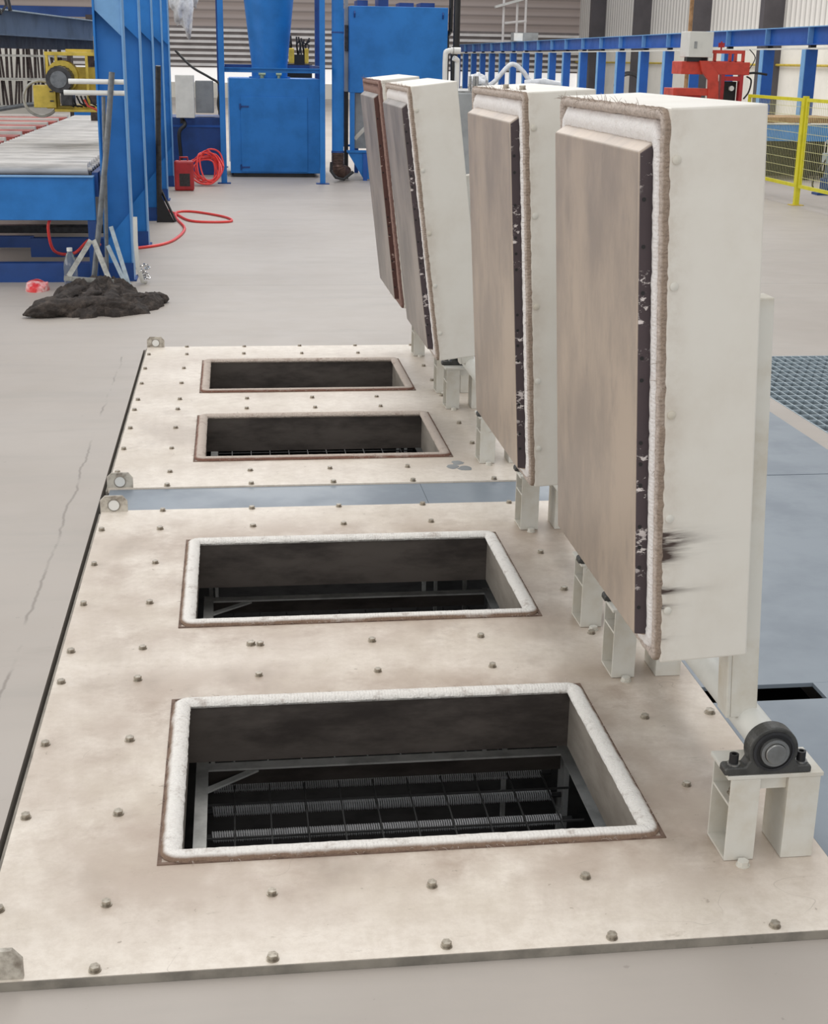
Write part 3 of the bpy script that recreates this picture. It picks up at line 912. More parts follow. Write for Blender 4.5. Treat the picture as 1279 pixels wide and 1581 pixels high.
ring = [(-1.66 + .15 * math.cos(2 * PI * i / 40), 13.1, 1.27 + .15 * math.sin(2 * PI * i / 40)) for i in range(40)]
m.tube(ring, .012, 8, closed=True); m.build('hand_wheel', 'grey_angle', YC, smooth=True)
m = MB()
for k in range(7):
    x = -1.44 + k * .035
    m.tube([(x, 12.95, 1.30), (x + .03, 12.92, 1.24 - .01 * (k % 3)), (x + .08, 12.95, 1.21)], .008, 6)
m.build('cables', 'black', YC, smooth=True)
m = MB(); m.tube([(-1.27, 12.93, 1.27), (-1.24, 12.9, 1.22), (-1.17, 12.9, 1.19), (-1.10, 12.92, 1.12)], .009, 6); m.build('orange_cable', 'orange_red', YC, smooth=True)
each('top_plate', 'yellow', YC, [(-1.42, -1.2, 13.05, 13.3, 1.666, 1.69), (-1.17, -1.13, 12.98, 13.0, 1.6, 1.80)])
each('hanger', 'dark_metal', YC, [(-1.16, -1.12, 13.4, 13.45, 1.2, 2.5)])

# overhead dark beam and lattice
OB = thing('overhead_beam', 'grey-blue steel beam crossing overhead above the yellow carriage', 'beam', (0, 0, 0))
def obl(x0, y0, x1, y1, z0, z1, w, mt, nm, par):
    q = MB(); q.bar((x0, y0, (z0 + z1) / 2), (x1, y1, (z0 + z1) / 2), w, z1 - z0); return q.build(nm, mt, par)
obl(-2.20, 13.0, -1.62, 18, 1.81, 2.02, .03, 'grey_blue', 'web', OB)
obl(-2.20, 13.0, -1.62, 18, 2.02, 2.032, .16, 'galvanised', 'top_flange', OB)
obl(-2.16, 13.0, -1.58, 18, 1.80, 1.812, .16, 'grey_blue', 'bottom_flange', OB)
obl(-2.20, 13.1, -1.62, 17.9, 1.69, 1.80, .10, 'black', 'drag_chain', OB)
each('beam_post', 'rod', OB, [(-2.3, -2.2, 12.9, 13.0, FZ, 2.1), (-1.7, -1.6, 18, 18.1, .874, 2.1)])
each('clip', 'white_paint', OB, [(-2.17 + .065 * k, -2.15 + .065 * k, 13.25 + .56 * k, 13.27 + .56 * k, 1.70, 1.745) for k in range(9)])
CB = tag(MB().tube([(-2.15, 13.2, 2.3), (-2.05, 13.3, 2.1), (-1.98, 13.3, 1.98), (-1.94, 13.4, 2.06), (-1.99, 13.4, 2.3), (-1.93, 13.3, 2.2), (-1.90, 13.3, 2.0)], .018, 6).build('cable_bundle', 'dark_metal', smooth=True), 'dark cable bundle draped over the overhead beam at the top left corner', 'cables')
BG = thing('high_rails', 'pair of long blue rails at the top left behind the overhead beam', 'rails', (0, 0, 0))
for z, yy2, mt in ((2.42, 22, 'grey_blue'), (2.18, 22.5, 'blue_dark')):
    m = MB(); m.box(-5, -1.25, yy2, yy2 + .1, z, z + .14); m.build('rail', mt, BG)
each('rail_post', 'dark_metal', BG, [(-5, -4.9, 22, 22.6, FZ, 2.6), (-1.6, -1.5, 22, 22.6, FZ, 2.6)])

RR = thing('rod_rack', 'rack of many upright rusty dark rods at the far left', 'rack', (0, 0, 0))
rod0 = None
for tier, (z0, z1) in enumerate(((.95, 1.28), (1.32, 1.78))):
    x = -4.6
    while x < -2.3:
        m_h = z1 - z0
        if rod0 is None:
            m = MB(); m.cyl((0, 0, 0), (0, 0, 1), .017, 6); rod0 = m.build('rod', 'rod', RR); rd = rod0
        else:
            rd = rod0.copy(); col.objects.link(rd); rd.parent = RR
        rd.location = (x, 20.9 + random.uniform(-.05, .05), z0); rd.scale = (random.uniform(.7, 1.3), 1, m_h)
        rd.rotation_euler = (0, random.uniform(-.12, .12), 0)
        x += random.uniform(.045, .062)
each('shelf_rail', 'grey_angle', RR, [(-4.7, -2.2, 20.8, 21.0, z, z + .03) for z in (.92, 1.29, 1.60, 1.80)])
each('upright', 'rod', RR, [(x, x + .05, 20.75, 21.05, FZ, 1.95) for x in (-4.7, -3.4, -2.24)])
m = MB(); m.tube([(-3.2, 20.6, .9), (-2.8, 20.55, .97), (-2.45, 20.6, 1.0)], .03, 8); m.build('loose_bar', 'grey_pole', RR)
tag(MB().box(-6, -2.6, 21.8, 21.9, FZ, 1.7).build('partition', 'plaster'), 'low pale partition behind the rack of rusty rods', 'partition')
BX = tag(MB().box(-2.15, -1.65, 20.4, 20.9, FZ, .95).build('crate', 'blue', bevel=.01), 'small blue crate standing past the end of the rollers', 'crate')

# pole stand, black pole stand
PS = thing('pole_stand', 'grey pole stand with two white cross tubes and a triangular steel foot', 'stand', (0, 0, 0))
m = MB(); m.tube([(-.838, 10.62, 1.53), (-.90, 10.58, 1.0), (-1.03, 10.5, .09)], .021, 12); m.build('pole', 'grey_pole', PS, smooth=True)
m = MB(); m.tube([(-.915, 10.72, 1.36), (-.93, 10.7, .8), (-.945, 10.62, .12)], .014, 10); m.build('pole', 'grey_pole', PS, smooth=True)
m = MB(); m.cyl((-1.15, 10.66, 1.463), (-.76, 10.66, 1.463), .018, 12); m.build('cross_tube', 'white_plastic', PS, smooth=True)
m = MB(); m.cyl((-1.19, 10.68, 1.385), (-.76, 10.68, 1.385), .018, 12); m.build('cross_tube', 'white_plastic', PS, smooth=True)
m = MB(); m.bar((-1.215, 10.22, .120), (-.865, 10.22, .092), .012, .034); m.build('foot_bar', 'grey_angle', PS)
m = MB(); m.bar((-1.035, 10.45, .36), (-1.185, 10.24, .13), .036, .01, (0, 1, 0)); m.build('brace', 'grey_angle', PS)
m = MB(); m.bar((-1.015, 10.45, .36), (-.90, 10.24, .11), .036, .01, (0, 1, 0)); m.build('brace', 'grey_angle', PS)
m = MB(); m.bar((-.90, 10.62, .44), (-.77, 10.46, .005), .03, .008, (0, 1, 0)); m.build('brace', 'galvanised', PS)
m = MB(); m.bar((-.93, 10.62, .30), (-.775, 10.42, -.01), .03, .008, (0, 1, 0)); m.build('brace', 'galvanised', PS)
BP = thing('pole_stand', 'black pole stand with a triangular foot beside the middle blue gantry post', 'stand', (0, 0, 0))
m = MB(); m.tube([(-.715, 14.9, 1.55), (-.745, 15.0, .9), (-.77, 15.1, .05)], .028, 10); m.build('pole', 'dark_metal', BP, smooth=True)
m = MB(); m.prism([(-.80, FZ), (-.615, FZ), (-.70, .16), (-.76, .30)], 'y', 15.05, 15.07); m.bar((-.75, 15.1, .32), (-.60, 15.02, FZ + .01), .02, .02); m.build('foot', 'black', BP)

# cloth heap
def heap(name, label, x0, x1, y0, y1, hgt, seed, fn):
    bm = bmesh.new(); nx, ny = 150, 110
    import mathutils
    from mathutils import noise as mn
    vv = []
    for j in range(ny + 1):
        row = []
        for i in range(nx + 1):
            a = i / nx; b = j / ny
            x = x0 + (x1 - x0) * a; y = y0 + (y1 - y0) * b
            u = a * 2 - 1; w = b * 2 - 1
            e = fn(u, w)
            q = Vector((x * 6 + seed, y * 6, 0))
            q2 = Vector((x * 3.2 + seed, y * 3.2, 0))
            wx = mn.noise(q2) * .22; wy = mn.noise(q2 + Vector((5, 3, 0))) * .22
            r1 = 1 - abs(mn.noise(Vector(((x + wx) * 7 + seed, (y + wy) * 3.2, 0)))) * 3.2
            r2 = 1 - abs(mn.noise(Vector(((x + wy) * 5 + 20, (y + wx) * 11, seed)))) * 3.0
            fold = max(0, r1) ** 1.5; fold2 = max(0, r2) ** 1.5
            z = max(0, e) ** .6 * hgt * (.72 + .28 * fold) + max(0, min(1, e * 5)) * (.020 * fold2 + .016 * fold)
            edge = mn.noise(q * .8) * .8 + mn.noise(q * 2) * .3
            if e + edge * .30 < .04: z = -.02
            row.append(bm.verts.new((x + wx * .12, y + wy * .12, FZ + .002 + max(z, -.02) + (.01 if z > 0 else 0))))
        vv.append(row)
    for j in range(ny):
        for i in range(nx):
            c = (vv[j][i], vv[j][i + 1], vv[j + 1][i + 1], vv[j + 1][i])
            if all(v.co.z < FZ - .001 for v in c): continue
            bm.faces.new(c)
    bmesh.ops.delete(bm, geom=[v for v in bm.verts if not v.link_faces], context='VERTS')
    me = bpy.data.meshes.new(name); bm.to_mesh(me); bm.free()
    for p in me.polygons: p.use_smooth = True
    o = bpy.data.objects.new(name, me); col.objects.link(o)
    return o
o = heap('cloth_heap', '', -1.36, -.50, 9.28, 10.48, .125, 3,
         lambda u, w: max(1.0 - ((u + .10) ** 2 / .50) - ((w - .40) ** 2 / .42), .32 * (1 - (u + .05) ** 2 / .8 - (w + .35) ** 2 / .25), .35 * (1 - (u - .55) ** 2 / .22 - (w + .0) ** 2 / .2), .22 * (1 - (u + .7) ** 2 / .1 - (w + .5) ** 2 / .12)))
def cloth_rolls(target):
    from mathutils import noise as mn
    bm = bmesh.new(); bm.from_mesh(target.data)
    rolls = [([(-1.40, 9.40, .0), (-1.28, 9.42, .03), (-1.12, 9.50, .03), (-.95, 9.55, .035), (-.78, 9.52, .03), (-.66, 9.58, .02)], .075),
             ([(-1.22, 9.62, .05), (-1.16, 9.80, .05), (-1.10, 9.95, .07), (-1.12, 10.1, .06)], .05),
             ([(-1.02, 9.66, .07), (-.98, 9.85, .06), (-.99, 10.08, .07)], .05),
             ([(-.86, 9.62, .05), (-.85, 9.85, .05), (-.88, 10.08, .06)], .05),
             ([(-.78, 9.90, .05), (-.68, 9.84, .03), (-.56, 9.94, .02), (-.47, 10.02, .0)], .05),
             ([(-1.36, 9.56, .0), (-1.26, 9.60, .03), (-1.18, 9.62, .04)], .06),
             ([(-1.16, 10.08, .05), (-1.0, 10.1, .07), (-.86, 10.08, .05)], .05)]
    for path, r in rolls:
        pts = smooth_path(path, 16); n = len(pts); seg = 28; prev = None
        for i, p in enumerate(pts):
            t = (pts[min(i + 1, n - 1)] - pts[max(i - 1, 0)]).normalized()
            a = Vector((0, 0, 1)); a = (a - t * a.dot(t)).normalized(); b = t.cross(a)
            w = math.sin(PI * min(1, (i + .5) / n * 3.5 if i < n / 2 else (n - i - .5) / n * 3.5) / 2)
            ring = []
            for k in range(seg):
                th = 2 * PI * k / seg
                q = p * 9 + Vector((math.cos(th), math.sin(th), 0)) * 1.3
                d = 1 + .55 * (1 - 2.4 * abs(mn.noise(q))) * .5 + .12 * mn.noise(q * 3)
                rr = r * max(.12, w) * d
                v = p + b * math.cos(th) * rr + a * math.sin(th) * rr * .72
                v.z = max(v.z, FZ + .001)
                ring.append(bm.verts.new(v))
            if prev:
                for k in range(seg): bm.faces.new((prev[k], prev[(k + 1) % seg], ring[(k + 1) % seg], ring[k]))
            else: bm.faces.new(list(reversed(ring)))
            prev = ring
        bm.faces.new(prev)
    bm.to_mesh(target.data); bm.free()
    for p in target.data.polygons: p.use_smooth = True
cloth_rolls(o)
o.data.materials.append(M['cloth'])
tag(o, 'crumpled heap of dark brown cloth at the foot of the grey pole stand', 'cloth')

o = heap('crumpled_bag', '', -1.54, -1.36, 10.42, 10.72, .05, 8, lambda u, w: 1 - u * u - w * w)
o.data.materials.append(M['red_white']); tag(o, 'small crumpled red and white bag on the floor left of the cloth heap', 'bag')

BT = thing('water_bottle', 'clear plastic bottle standing behind the triangular foot of the grey pole stand', 'bottle', (-1.21, 10.62, FZ))
prof = [(.001, 0), (.045, .002), (.05, .02), (.05, .17), (.046, .2), (.03, .25), (.018, .275), (.018, .29)]
m = MB(); m.quadgrid([[(r * math.cos(2 * PI * i / 24), r * math.sin(2 * PI * i / 24), z) for i in range(24)] for r, z in prof])
m.build('body', 'bottle', BT, smooth=True)
m = MB(); m.cyl((0, 0, .28), (0, 0, .305), .021, 20); m.build('cap', 'white_plastic', BT, smooth=True)

CH = thing('lifting_chain', 'shiny steel chain bunched on the floor by the front blue gantry post', 'chain', (0, 0, 0))
random.seed(5)
for k in range(11):
    cx, cy, cz = -.71 + random.uniform(-.03, .05), 10.86 + random.uniform(-.03, .03), .02 + k * .011
    th = random.uniform(0, PI); ph = random.uniform(0, PI)
    e1 = Vector((math.cos(th), math.sin(th), 0)); e2 = Vector((-math.sin(th) * math.cos(ph), math.cos(th) * math.cos(ph), math.sin(ph)))
    m = MB(); m.tube([Vector((cx, cy, cz)) + e1 * .026 * math.cos(2 * PI * i / 16) + e2 * .016 * math.sin(2 * PI * i / 16) for i in range(16)], .006, 6, closed=True)
    m.build('chain_link', 'chrome', CH, smooth=True)
m = MB(); m.tube([(-.735, 10.82, .49), (-.737, 10.8, .3), (-.73, 10.8, .12), (-.70, 10.82, .0), (-.67, 10.85, -.008)], .016, 8, ry=.004); m.build('webbing_sling', 'white_paint', CH, smooth=True)

# ------------------------------------------------------------ red can, hoses
CA = thing('jerry_can', 'red jerry can with a dark label beside the rearmost blue gantry post', 'can', (-.62, 18.75, FZ))
m = MB(); m.box(-.125, .125, -.08, .08, 0, .38); m.build('body', 'red', CA, bevel=.025)
m = MB(); m.box(-.06, .075, -.0825, -.0805, .06, .22); m.build('label_panel', 'label_dark', CA)
m = MB(); m.tube([(-.05, 0, .378), (-.05, 0, .42), (.05, 0, .42), (.05, 0, .378)], .012, 8); m.build('handle', 'red', CA, smooth=True)
fz = FZ + .012
m = MB(); m.tube(smooth_path([(-.95, 17.3, .12), (-.80, 16.5, fz), (-.62, 15.75, fz), (-.45, 15.1, fz), (-.2, 14.98, fz), (-.02, 15.08, fz), (-.10, 15.5, fz), (-.43, 16.0, fz), (-.62, 15.95, fz), (-.60, 15.3, fz), (-.49, 14.4, fz), (-.55, 13.55, fz), (-.68, 13.1, fz), (-.9, 12.85, fz)], 10), .014, 8)
tag(m.build('air_hose', 'hose_red', smooth=True), 'red hose looping out over the floor between the blue gantry posts', 'hose')
m = MB(); random.seed(11)
pts = []
for k in range(9):
    cx = -.32 + random.uniform(-.05, .05); cz = .22 + random.uniform(-.05, .05); rx = random.uniform(.13, .22); rz = random.uniform(.14, .22)
    for q in range(6):
        t = 2 * PI * q / 6 + k * .5
        pts.append((cx + rx * math.cos(t), 19.55 + random.uniform(-.12, .12) + .1 * math.sin(t), max(fz, cz + rz * math.sin(t))))
m.tube(smooth_path(pts, 6), .011, 6)
tag(m.build('hose_coil', 'hose_red', smooth=True), 'tangled coil of red hose behind the red jerry can', 'hose')
m = MB(); m.tube(smooth_path([(-1.38, 11.0, .46), (-1.40, 10.98, .38), (-1.38, 11.1, .2), (-1.25, 11.25, .16), (-1.12, 11.2, .27), (-1.05, 11.3, .22)], 8), .012, 6)
tag(m.build('air_hose', 'hose_red', smooth=True), 'short red hose hanging under the blue conveyor beam', 'hose')

# ------------------------------------------------------------ control boxes
CBX = thing('control_box', 'pale grey control box on the blue tank, left of the blue cabinet', 'control box', (0, 0, 0))
m = MB(); m.box(-.78, -.515, 21.0, 21.25, .80, 1.39); m.build('body', 'white_paint', CBX, bevel=.008)
m = MB(); m.cyl((-.70, 21.1, .80), (-.70, 21.1, .72), .03, 10); m.build('gland', 'black', CBX)
m = MB(); m.tube(smooth_path([(-.68, 21.1, .76), (-.66, 20.95, .70), (-.74, 20.9, .6), (-.73, 20.9, .3), (-.72, 20.9, FZ + .03)], 6), .028, 8); m.build('cable', 'black', CBX, smooth=True)
CB2 = tag(MB().box(-.505, -.245, 21.3, 21.6, .86, 1.31).build('junction_box', 'grey_machine', bevel=.008), 'smaller grey box just right of the pale control box', 'box')
BTK = thing('blue_tank', 'dark blue tank standing behind the red hose coil', 'tank', (0, 0, 0))
m = MB(); m.box(-1.0, -.09, 21.3, 22.3, FZ, .80); m.build('body', 'blue_dark', BTK, bevel=.01)
m = MB(); m.box(-1.0, -.09, 21.285, 21.3, .66, .69); m.build('rib', 'blue_rail', BTK)
m = MB(); m.tube(smooth_path([(-.78, 21.6, 1.72), (-.55, 21.5, 1.50), (-.3, 21.4, 1.36), (-.15, 21.3, 1.25), (-.18, 21.2, 1.0), (-.14, 21.1, .8)], 6), .018, 8)
tag(m.build('cable', 'black', smooth=True), 'black cable sagging over the grey boxes', 'cable')

# ------------------------------------------------------------ dust collector: frame, hopper, cabinet
DF = thing('support_frame', 'tall blue square-tube frame round the hopper and cabinet', 'frame', (0, 0, 0))
for nm, x, y, w in (('post', -.11, 19.8, .078), ('post', 1.25, 19.8, .072), ('post', -.15, 22.8, .09), ('post', 1.38, 22.8, .11)):
    m = MB(); m.box(x - w / 2, x + w / 2, y, y + w, FZ, 3.4); m.build(nm, 'blue' if y < 20 else 'blue_dark', DF, bevel=.004)
    m = MB(); m.box(x - .09, x + .09, y - .03, y + .12, FZ, FZ + .012); m.build('foot_plate', 'blue_dark', DF)
for z, y in ((1.50, 19.82),):
    m = MB(); m.box(-.071, 1.214, y, y + .05, z, z + .012); m.box(-.071, 1.214, y + .044, y + .05, z - .05, z); m.build('cross_beam', 'blue', DF)
m = MB(); m.box(-.08, 1.3, 22.82, 22.88, 1.46, 1.54); m.build('cross_beam', 'blue_dark', DF)
each('side_beam', 'blue_dark', DF, [(-.13, -.09, 19.88, 22.8, 1.46, 1.54), (1.23, 1.27, 19.88, 22.8, 1.46, 1.54)])
HP = thing('hopper', 'blue conical hopper tapering down into the cabinet', 'hopper', (.578, 21.4, 0))
prof = [(.26, 1.362), (.262, 1.55), (.355, 2.42), (.46, 3.3), (.46, 4.2)]
m = MB(); m.quadgrid([[(r * math.cos(2 * PI * i / 48), r * math.sin(2 * PI * i / 48), z) for i in range(48)] for r, z in prof]); m.build('cone', 'blue', HP, smooth=True)
m = MB(); m.quadgrid([[(r * math.cos(2 * PI * i / 48), r * math.sin(2 * PI * i / 48), z) for i in range(48)] for r, z in ((.30, 1.362), (.30, 1.38))]); m.build('flange_ring', 'blue', HP)
CAB = thing('cabinet', 'blue steel cabinet with one large door under the hopper', 'cabinet', (0, 20.95, 0))
m = MB(); m.box(-.02, 1.28, 0, 1.2, .035, 1.36); m.build('body', 'blue', CAB, bevel=.006)
m = MB(); m.box(.14, 1.10, -.014, -.0005, .055, 1.105); dr = m.build('door', 'blue', CAB, bevel=.004)
for z in (.12, .97):
    m = MB(); m.cyl((.135, -.02, z - .04), (.135, -.02, z + .04), .012, 8); m.box(.14, .26, -.021, -.0145, z - .012, z + .012); m.build('hinge', 'blue_dark', dr)
m = MB(); m.box(-.035, -.022, .0, .02, .2, 1.36); m.build('edge_strip', 'blue_light', CAB)
m = MB(); m.box(.02, 1.2, .03, 1.15, FZ, .034); m.build('plinth', 'black', CAB)
for x, r in ((.46, .05), (.70, .04)):
    m = MB(); m.cyl((x, .10, 1.361), (x, .10, 1.40), r * .6, 12); m.cyl((x - r, .10, 1.415), (x + r, .10, 1.415), .022, 10); m.build('valve', 'brass', CAB, smooth=True)
VA = thing('valve_set', 'small valve set with two yellow pads seen behind the hopper', 'valve', (0, 0, 0))
m = MB(); m.box(.965, 1.055, 24, 24.1, 1.56, 1.80); m.build('pad', 'yellow', VA, bevel=.02)
m = MB(); m.box(1.225, 1.29, 24, 24.1, 1.56, 1.80); m.build('pad', 'yellow', VA, bevel=.02)
m = MB(); m.box(1.056, 1.224, 24.02, 24.1, 1.54, 1.70)
m.box(.9, 1.35, 24.1, 24.5, FZ, 1.55); m.build('body', 'black', VA)
m = MB(); random.seed(2)
for k in range(12):
    x = random.uniform(.97, 1.28); m.tube([(x, 24.05, 1.70), (x + random.uniform(-.04, .04), 24.05, 1.85), (x + random.uniform(-.08, .08), 24.05, random.uniform(1.88, 1.99))], .014, 6)
m.build('fittings', 'dark_metal', VA, smooth=True)

# pipe with elbow duct
DP = thing('duct_pipe', 'vertical blue duct pipe ending in a brown flexible elbow', 'pipe', (0, 0, 0))
m = MB(); m.cyl((1.487, 20.2, .40), (1.487, 20.2, 3.6), .082, 28); m.build('pipe', 'blue', DP, smooth=True)
m = MB(); m.cyl((1.487, 20.2, 1.98), (1.487, 20.2, 2.0), .086, 28); m.build('collar', 'blue_dark', DP, smooth=True)
m = MB(); m.cyl((1.487, 20.2, .385), (1.487, 20.2, .41), .09, 28); m.build('collar', 'blue_dark', DP, smooth=True)
path = []; rad = []
for k in range(61):
    t = k / 60
    if t < .4: p = (1.487, 20.2, .385 - .17 * t / .4)
    else:
        a = (t - .4) / .6 * PI / 2
        p = (1.487 + .14 * (1 - math.cos(a)), 20.2 + .35 * (1 - math.cos(a)), .215 - .12 * math.sin(a))
    path.append(p); rad.append(.088 + .006 * math.sin(k * PI / 1.5))
m = MB(); m.tube(path, rad, 20); m.build('flexible_elbow', 'copper_duct', DP, smooth=True)
m = MB(); m.tube([(1.39, 20.1, .26), (1.38, 20.08, .14), (1.45, 20.05, .05), (1.56, 20.05, .03), (1.70, 20.1, .13)], .02, 8, ry=.008); m.build('clamp_strap', 'black', DP)

# big tank
TK = thing('dust_tank', 'large square blue tank raised on legs behind the far lids', 'tank', (0, 0, 0))
m = MB(); m.box(1.68, 3.065, 20.5, 22.0, 1.19, 2.35); m.build('body', 'blue', TK, bevel=.008)
for x in (1.745, 2.99):
    m = MB(); m.tube([(x, 20.495, 2.28), (x, 20.47, 2.25), (x, 20.495, 2.20)], .012, 6); m.build('lifting_eye', 'blue_dark', TK)
for x in (1.685, 3.0):
    for y in (20.5, 21.9):
        m = MB(); m.box(x, x + .065, y, y + .065, .40, 1.189); m.build('leg', 'blue', TK)
m = MB(); m.bm.free(); each('base_frame', 'blue', TK, [(1.64, 3.1, 20.45, 20.56, .37, .399), (1.64, 3.1, 21.88, 22.0, .37, .399)])
m = MB(); m.prism([(1.65, .369), (3.09, .369), (2.86, .0), (1.88, .0)], 'y', 20.47, 20.49); m.build('skirt_plate', 'blue', TK)
for x in (1.87, 2.8):
    m = MB(); m.box(x, x + .06, 20.44, 20.469, FZ, .36); m.build('foot', 'blue_rail', TK)
    m = MB(); m.box(x, x + .06, 21.9, 21.95, FZ, .36); m.build('foot', 'blue_rail', TK)
m = MB(); m.box(1.79, 2.95, 20.8, 21.6, .41, 1.18); m.build('inner_bin', 'grey_machine', TK)
m = MB(); m.bar((1.76, 20.6, .55), (2.0, 20.6, .80), .05, .03, (0, 1, 0)); m.build('brace', 'cream_paint', TK)
for x0, x1 in ((1.8, 1.95), (2.1, 2.24), (2.4, 2.6), (2.7, 2.9)):
    m = MB(); m.box(x0, x1, 20.7, 21.2, 2.351, 2.40 + random.uniform(0, .1)); m.build('lid_fitting', 'blue_dark', TK)
WP = thing('conduit_column', 'slim pale column beside the left edge of the blue tank', 'column', (0, 0, 0))
m = MB(); m.box(1.63, 1.675, 20.75, 20.85, 1.20, 3.2); m.build('column', 'grey_machine', WP)
m = MB(); m.box(1.625, 1.672, 20.7, 20.749, 1.75, 2.1); m.build('cover', 'dark_metal', WP)
m = MB(); m.box(1.625, 1.68, 20.75, 20.85, FZ, 1.199); m.build('lower_column', 'black', WP)

# pipes to the right of the tank
UP_ = thing('water_pipe', 'white plastic pipe bent in an upside-down U right of the blue tank', 'pipe', (0, 0, 0))
m = MB(); m.tube(smooth_path([(2.905, 19.6, FZ + .02), (2.905, 19.6, 1.2), (2.905, 19.6, 1.70), (2.935, 19.6, 1.765), (3.0, 19.6, 1.775), (3.06, 19.6, 1.765)], 5), .035, 14); m.build('pipe', 'white_plastic', UP_, smooth=True)
m = MB(); m.tube(smooth_path([(3.08, 19.66, FZ + .02), (3.08, 19.66, 1.2), (3.08, 19.66, 1.60), (3.07, 19.64, 1.655), (3.02, 19.62, 1.68)], 5), .035, 14); m.build('pipe', 'white_plastic', UP_, smooth=True)
m = MB(); m.cyl((3.0, 19.6, 1.775), (3.11, 19.6, 1.775), .044, 14); m.cyl((2.98, 19.6, 1.775), (3.02, 19.6, 1.775), .044, 14); m.build('coupling', 'white_plastic', UP_, smooth=True)
m = MB(); m.cyl((3.145, 20.2, 1.78), (3.145, 20.2, 3.4), .047, 14)
m.cyl((3.145, 20.2, 1.76), (3.145, 20.2, 1.84), .055, 14); m.cyl((3.10, 19.9, FZ), (3.10, 20.1, 1.78), .05, 12)
tag(m.build('black_pipe', 'black', smooth=True), 'thick black vertical pipe above the white pipe bend', 'pipe')
m = MB(); m.tube(smooth_path([(3.12, 20.6, 3.4), (3.12, 20.6, 2.2), (3.115, 20.6, 2.05), (3.12, 20.9, 1.98)], 5), .03, 10); m.cyl((3.12, 20.9, FZ), (3.12, 20.9, 2.0), .03, 10)
tag(m.build('black_pipe', 'black', smooth=True), 'thinner black pipe against the right edge of the blue tank', 'pipe')

# grey machine with wrapped parts between the lids
GM = thing('grey_machine', 'grey machine housing glimpsed between the second and third lids', 'machine', (0, 0, 0))
m = MB(); m.box(1.78, 2.95, 11.6, 12.8, FZ, 1.40); m.build('housing', 'grey_machine', GM, bevel=.01)
m = MB(); m.box(1.80, 2.9, 11.65, 12.7, 1.401, 1.415); m.build('top_plate', 'steel', GM)
for x in (1.95, 1.985, 2.01): MB().cyl((x, 11.75, 1.415), (x, 11.75, 1.53), .012, 10).build('bolt', 'steel', GM, smooth=True)
def lump(name, label, cat, c, r, mt, seed, n=28, amp=.35, freq=4):
    from mathutils import noise as mn
    bm = bmesh.new(); bmesh.ops.create_icosphere(bm, subdivisions=4, radius=1)
    for v in bm.verts:
        q = v.co * freq * .4 + Vector((seed, seed, 0))
        d = 1 + amp * (mn.noise(q) + .6 * (1 - 2 * abs(mn.noise(q * 2.2))) - .3)
        v.co = Vector((v.co.x * r[0] * d, v.co.y * r[1] * d, v.co.z * r[2] * d)) + Vector(c)
    me = bpy.data.meshes.new(name); bm.to_mesh(me); bm.free()
    for p in me.polygons: p.use_smooth = True
    me.materials.append(M[mt])
    o = bpy.data.objects.new(name, me); col.objects.link(o)
    tag(o, label, cat); return o
lump('plastic_wrap', 'bunched clear plastic wrap on top of the grey machine', 'plastic wrap', (2.06, 12.0, 1.475), (.07, .1, .07), 'film', 4)
m = MB(); m.tube(smooth_path([(2.12, 12.3, 1.42), (2.24, 12.3, 1.47), (2.36, 12.3, 1.60), (2.42, 12.3, 1.625), (2.50, 12.3, 1.57), (2.58, 12.3, 1.48), (2.72, 12.3, 1.45)], 8), .02, 10)
tag(m.build('wrapped_hose', 'film', smooth=True), 'white wrapped hose arching above the second lid', 'hose')
m = MB(); m.tube([(2.50, 12.2, 1.47), (2.65, 12.15, 1.485), (2.80, 12.2, 1.46)], .033, 10); tag(m.build('wrapped_hose', 'film', smooth=True), 'short white wrapped hose lying at the foot of the arching hose', 'hose')
WR = lump('hanging_wrap', 'crumpled white plastic-wrapped bundle hanging at the top, left of the hopper', 'plastic wrap', (-.70, 24, 2.72), (.21, .18, .62), 'film', 9, amp=.45, freq=5)

# ------------------------------------------------------------ long blue rail on the right
RL = thing('long_rail', 'long blue rail on many blue posts running along the right wall', 'rail', (9.5, 0, 0))
m = MB(); m.box(0, .02, 18, 61, 1.99, 2.26); m.box(-.08, .1, 18, 61, 1.985, 2.0); m.build('rail_web', 'blue_rail', RL)
m = MB(); m.box(-.09, .1, 18, 61, 2.26, 2.275); m.build('rail_flange', 'blue_light', RL)
m = MB(); m.box(-.06, .06, 18, 61, 1.915, 1.94); m.build('guide_track', 'white_paint', RL)
post_y = [19.1, 21.05, 23.03, 24.95, 27.0, 29.06, 30.84, 32.74, 34.75, 36.63, 38.56, 40.55, 42.38, 44.3, 46.28, 48.4, 50.4, 52.4, 54.4, 56.4, 58.4, 60.4]
m = MB(); m.box(-.10, .10, -.012, .0, FZ, 1.914); m.box(-.10, .10, .14, .15, FZ, 1.914); m.box(-.006, .006, 0, .14, FZ, 1.914)
p0 = m.build('post', 'blue_rail', RL); p0.location = (0, post_y[0], 0)
m = MB(); m.box(-.112, -.1005, -.012, .15, FZ, 1.914); pe = m.build('post_edge', 'blue_light', p0)
m = MB(); m.box(-.09, -.0005, -.01, .01, 2.0, 2.26); s0 = m.build('stiffener', 'blue_light', RL); s0.location = (0, post_y[0], 0)
m = MB(); m.box(-.05, .05, -.05, .05, 1.94, 1.985); t0 = m.build('spacer', 'dark_metal', RL); t0.location = (0, post_y[0], 0)
for yy in post_y[1:]:
    p = p0.copy(); col.objects.link(p); p.parent = RL; p.location = (0, yy, 0)
    q = pe.copy(); col.objects.link(q); q.parent = p
    s = s0.copy(); col.objects.link(s); s.parent = RL; s.location = (0, yy, 0)
    s = t0.copy(); col.objects.link(s); s.parent = RL; s.location = (0, yy, 0)
GB = thing('meter_box', 'small grey box with a white front sitting on the far part of the blue rail', 'box', (9.5, 47.5, 2.275))
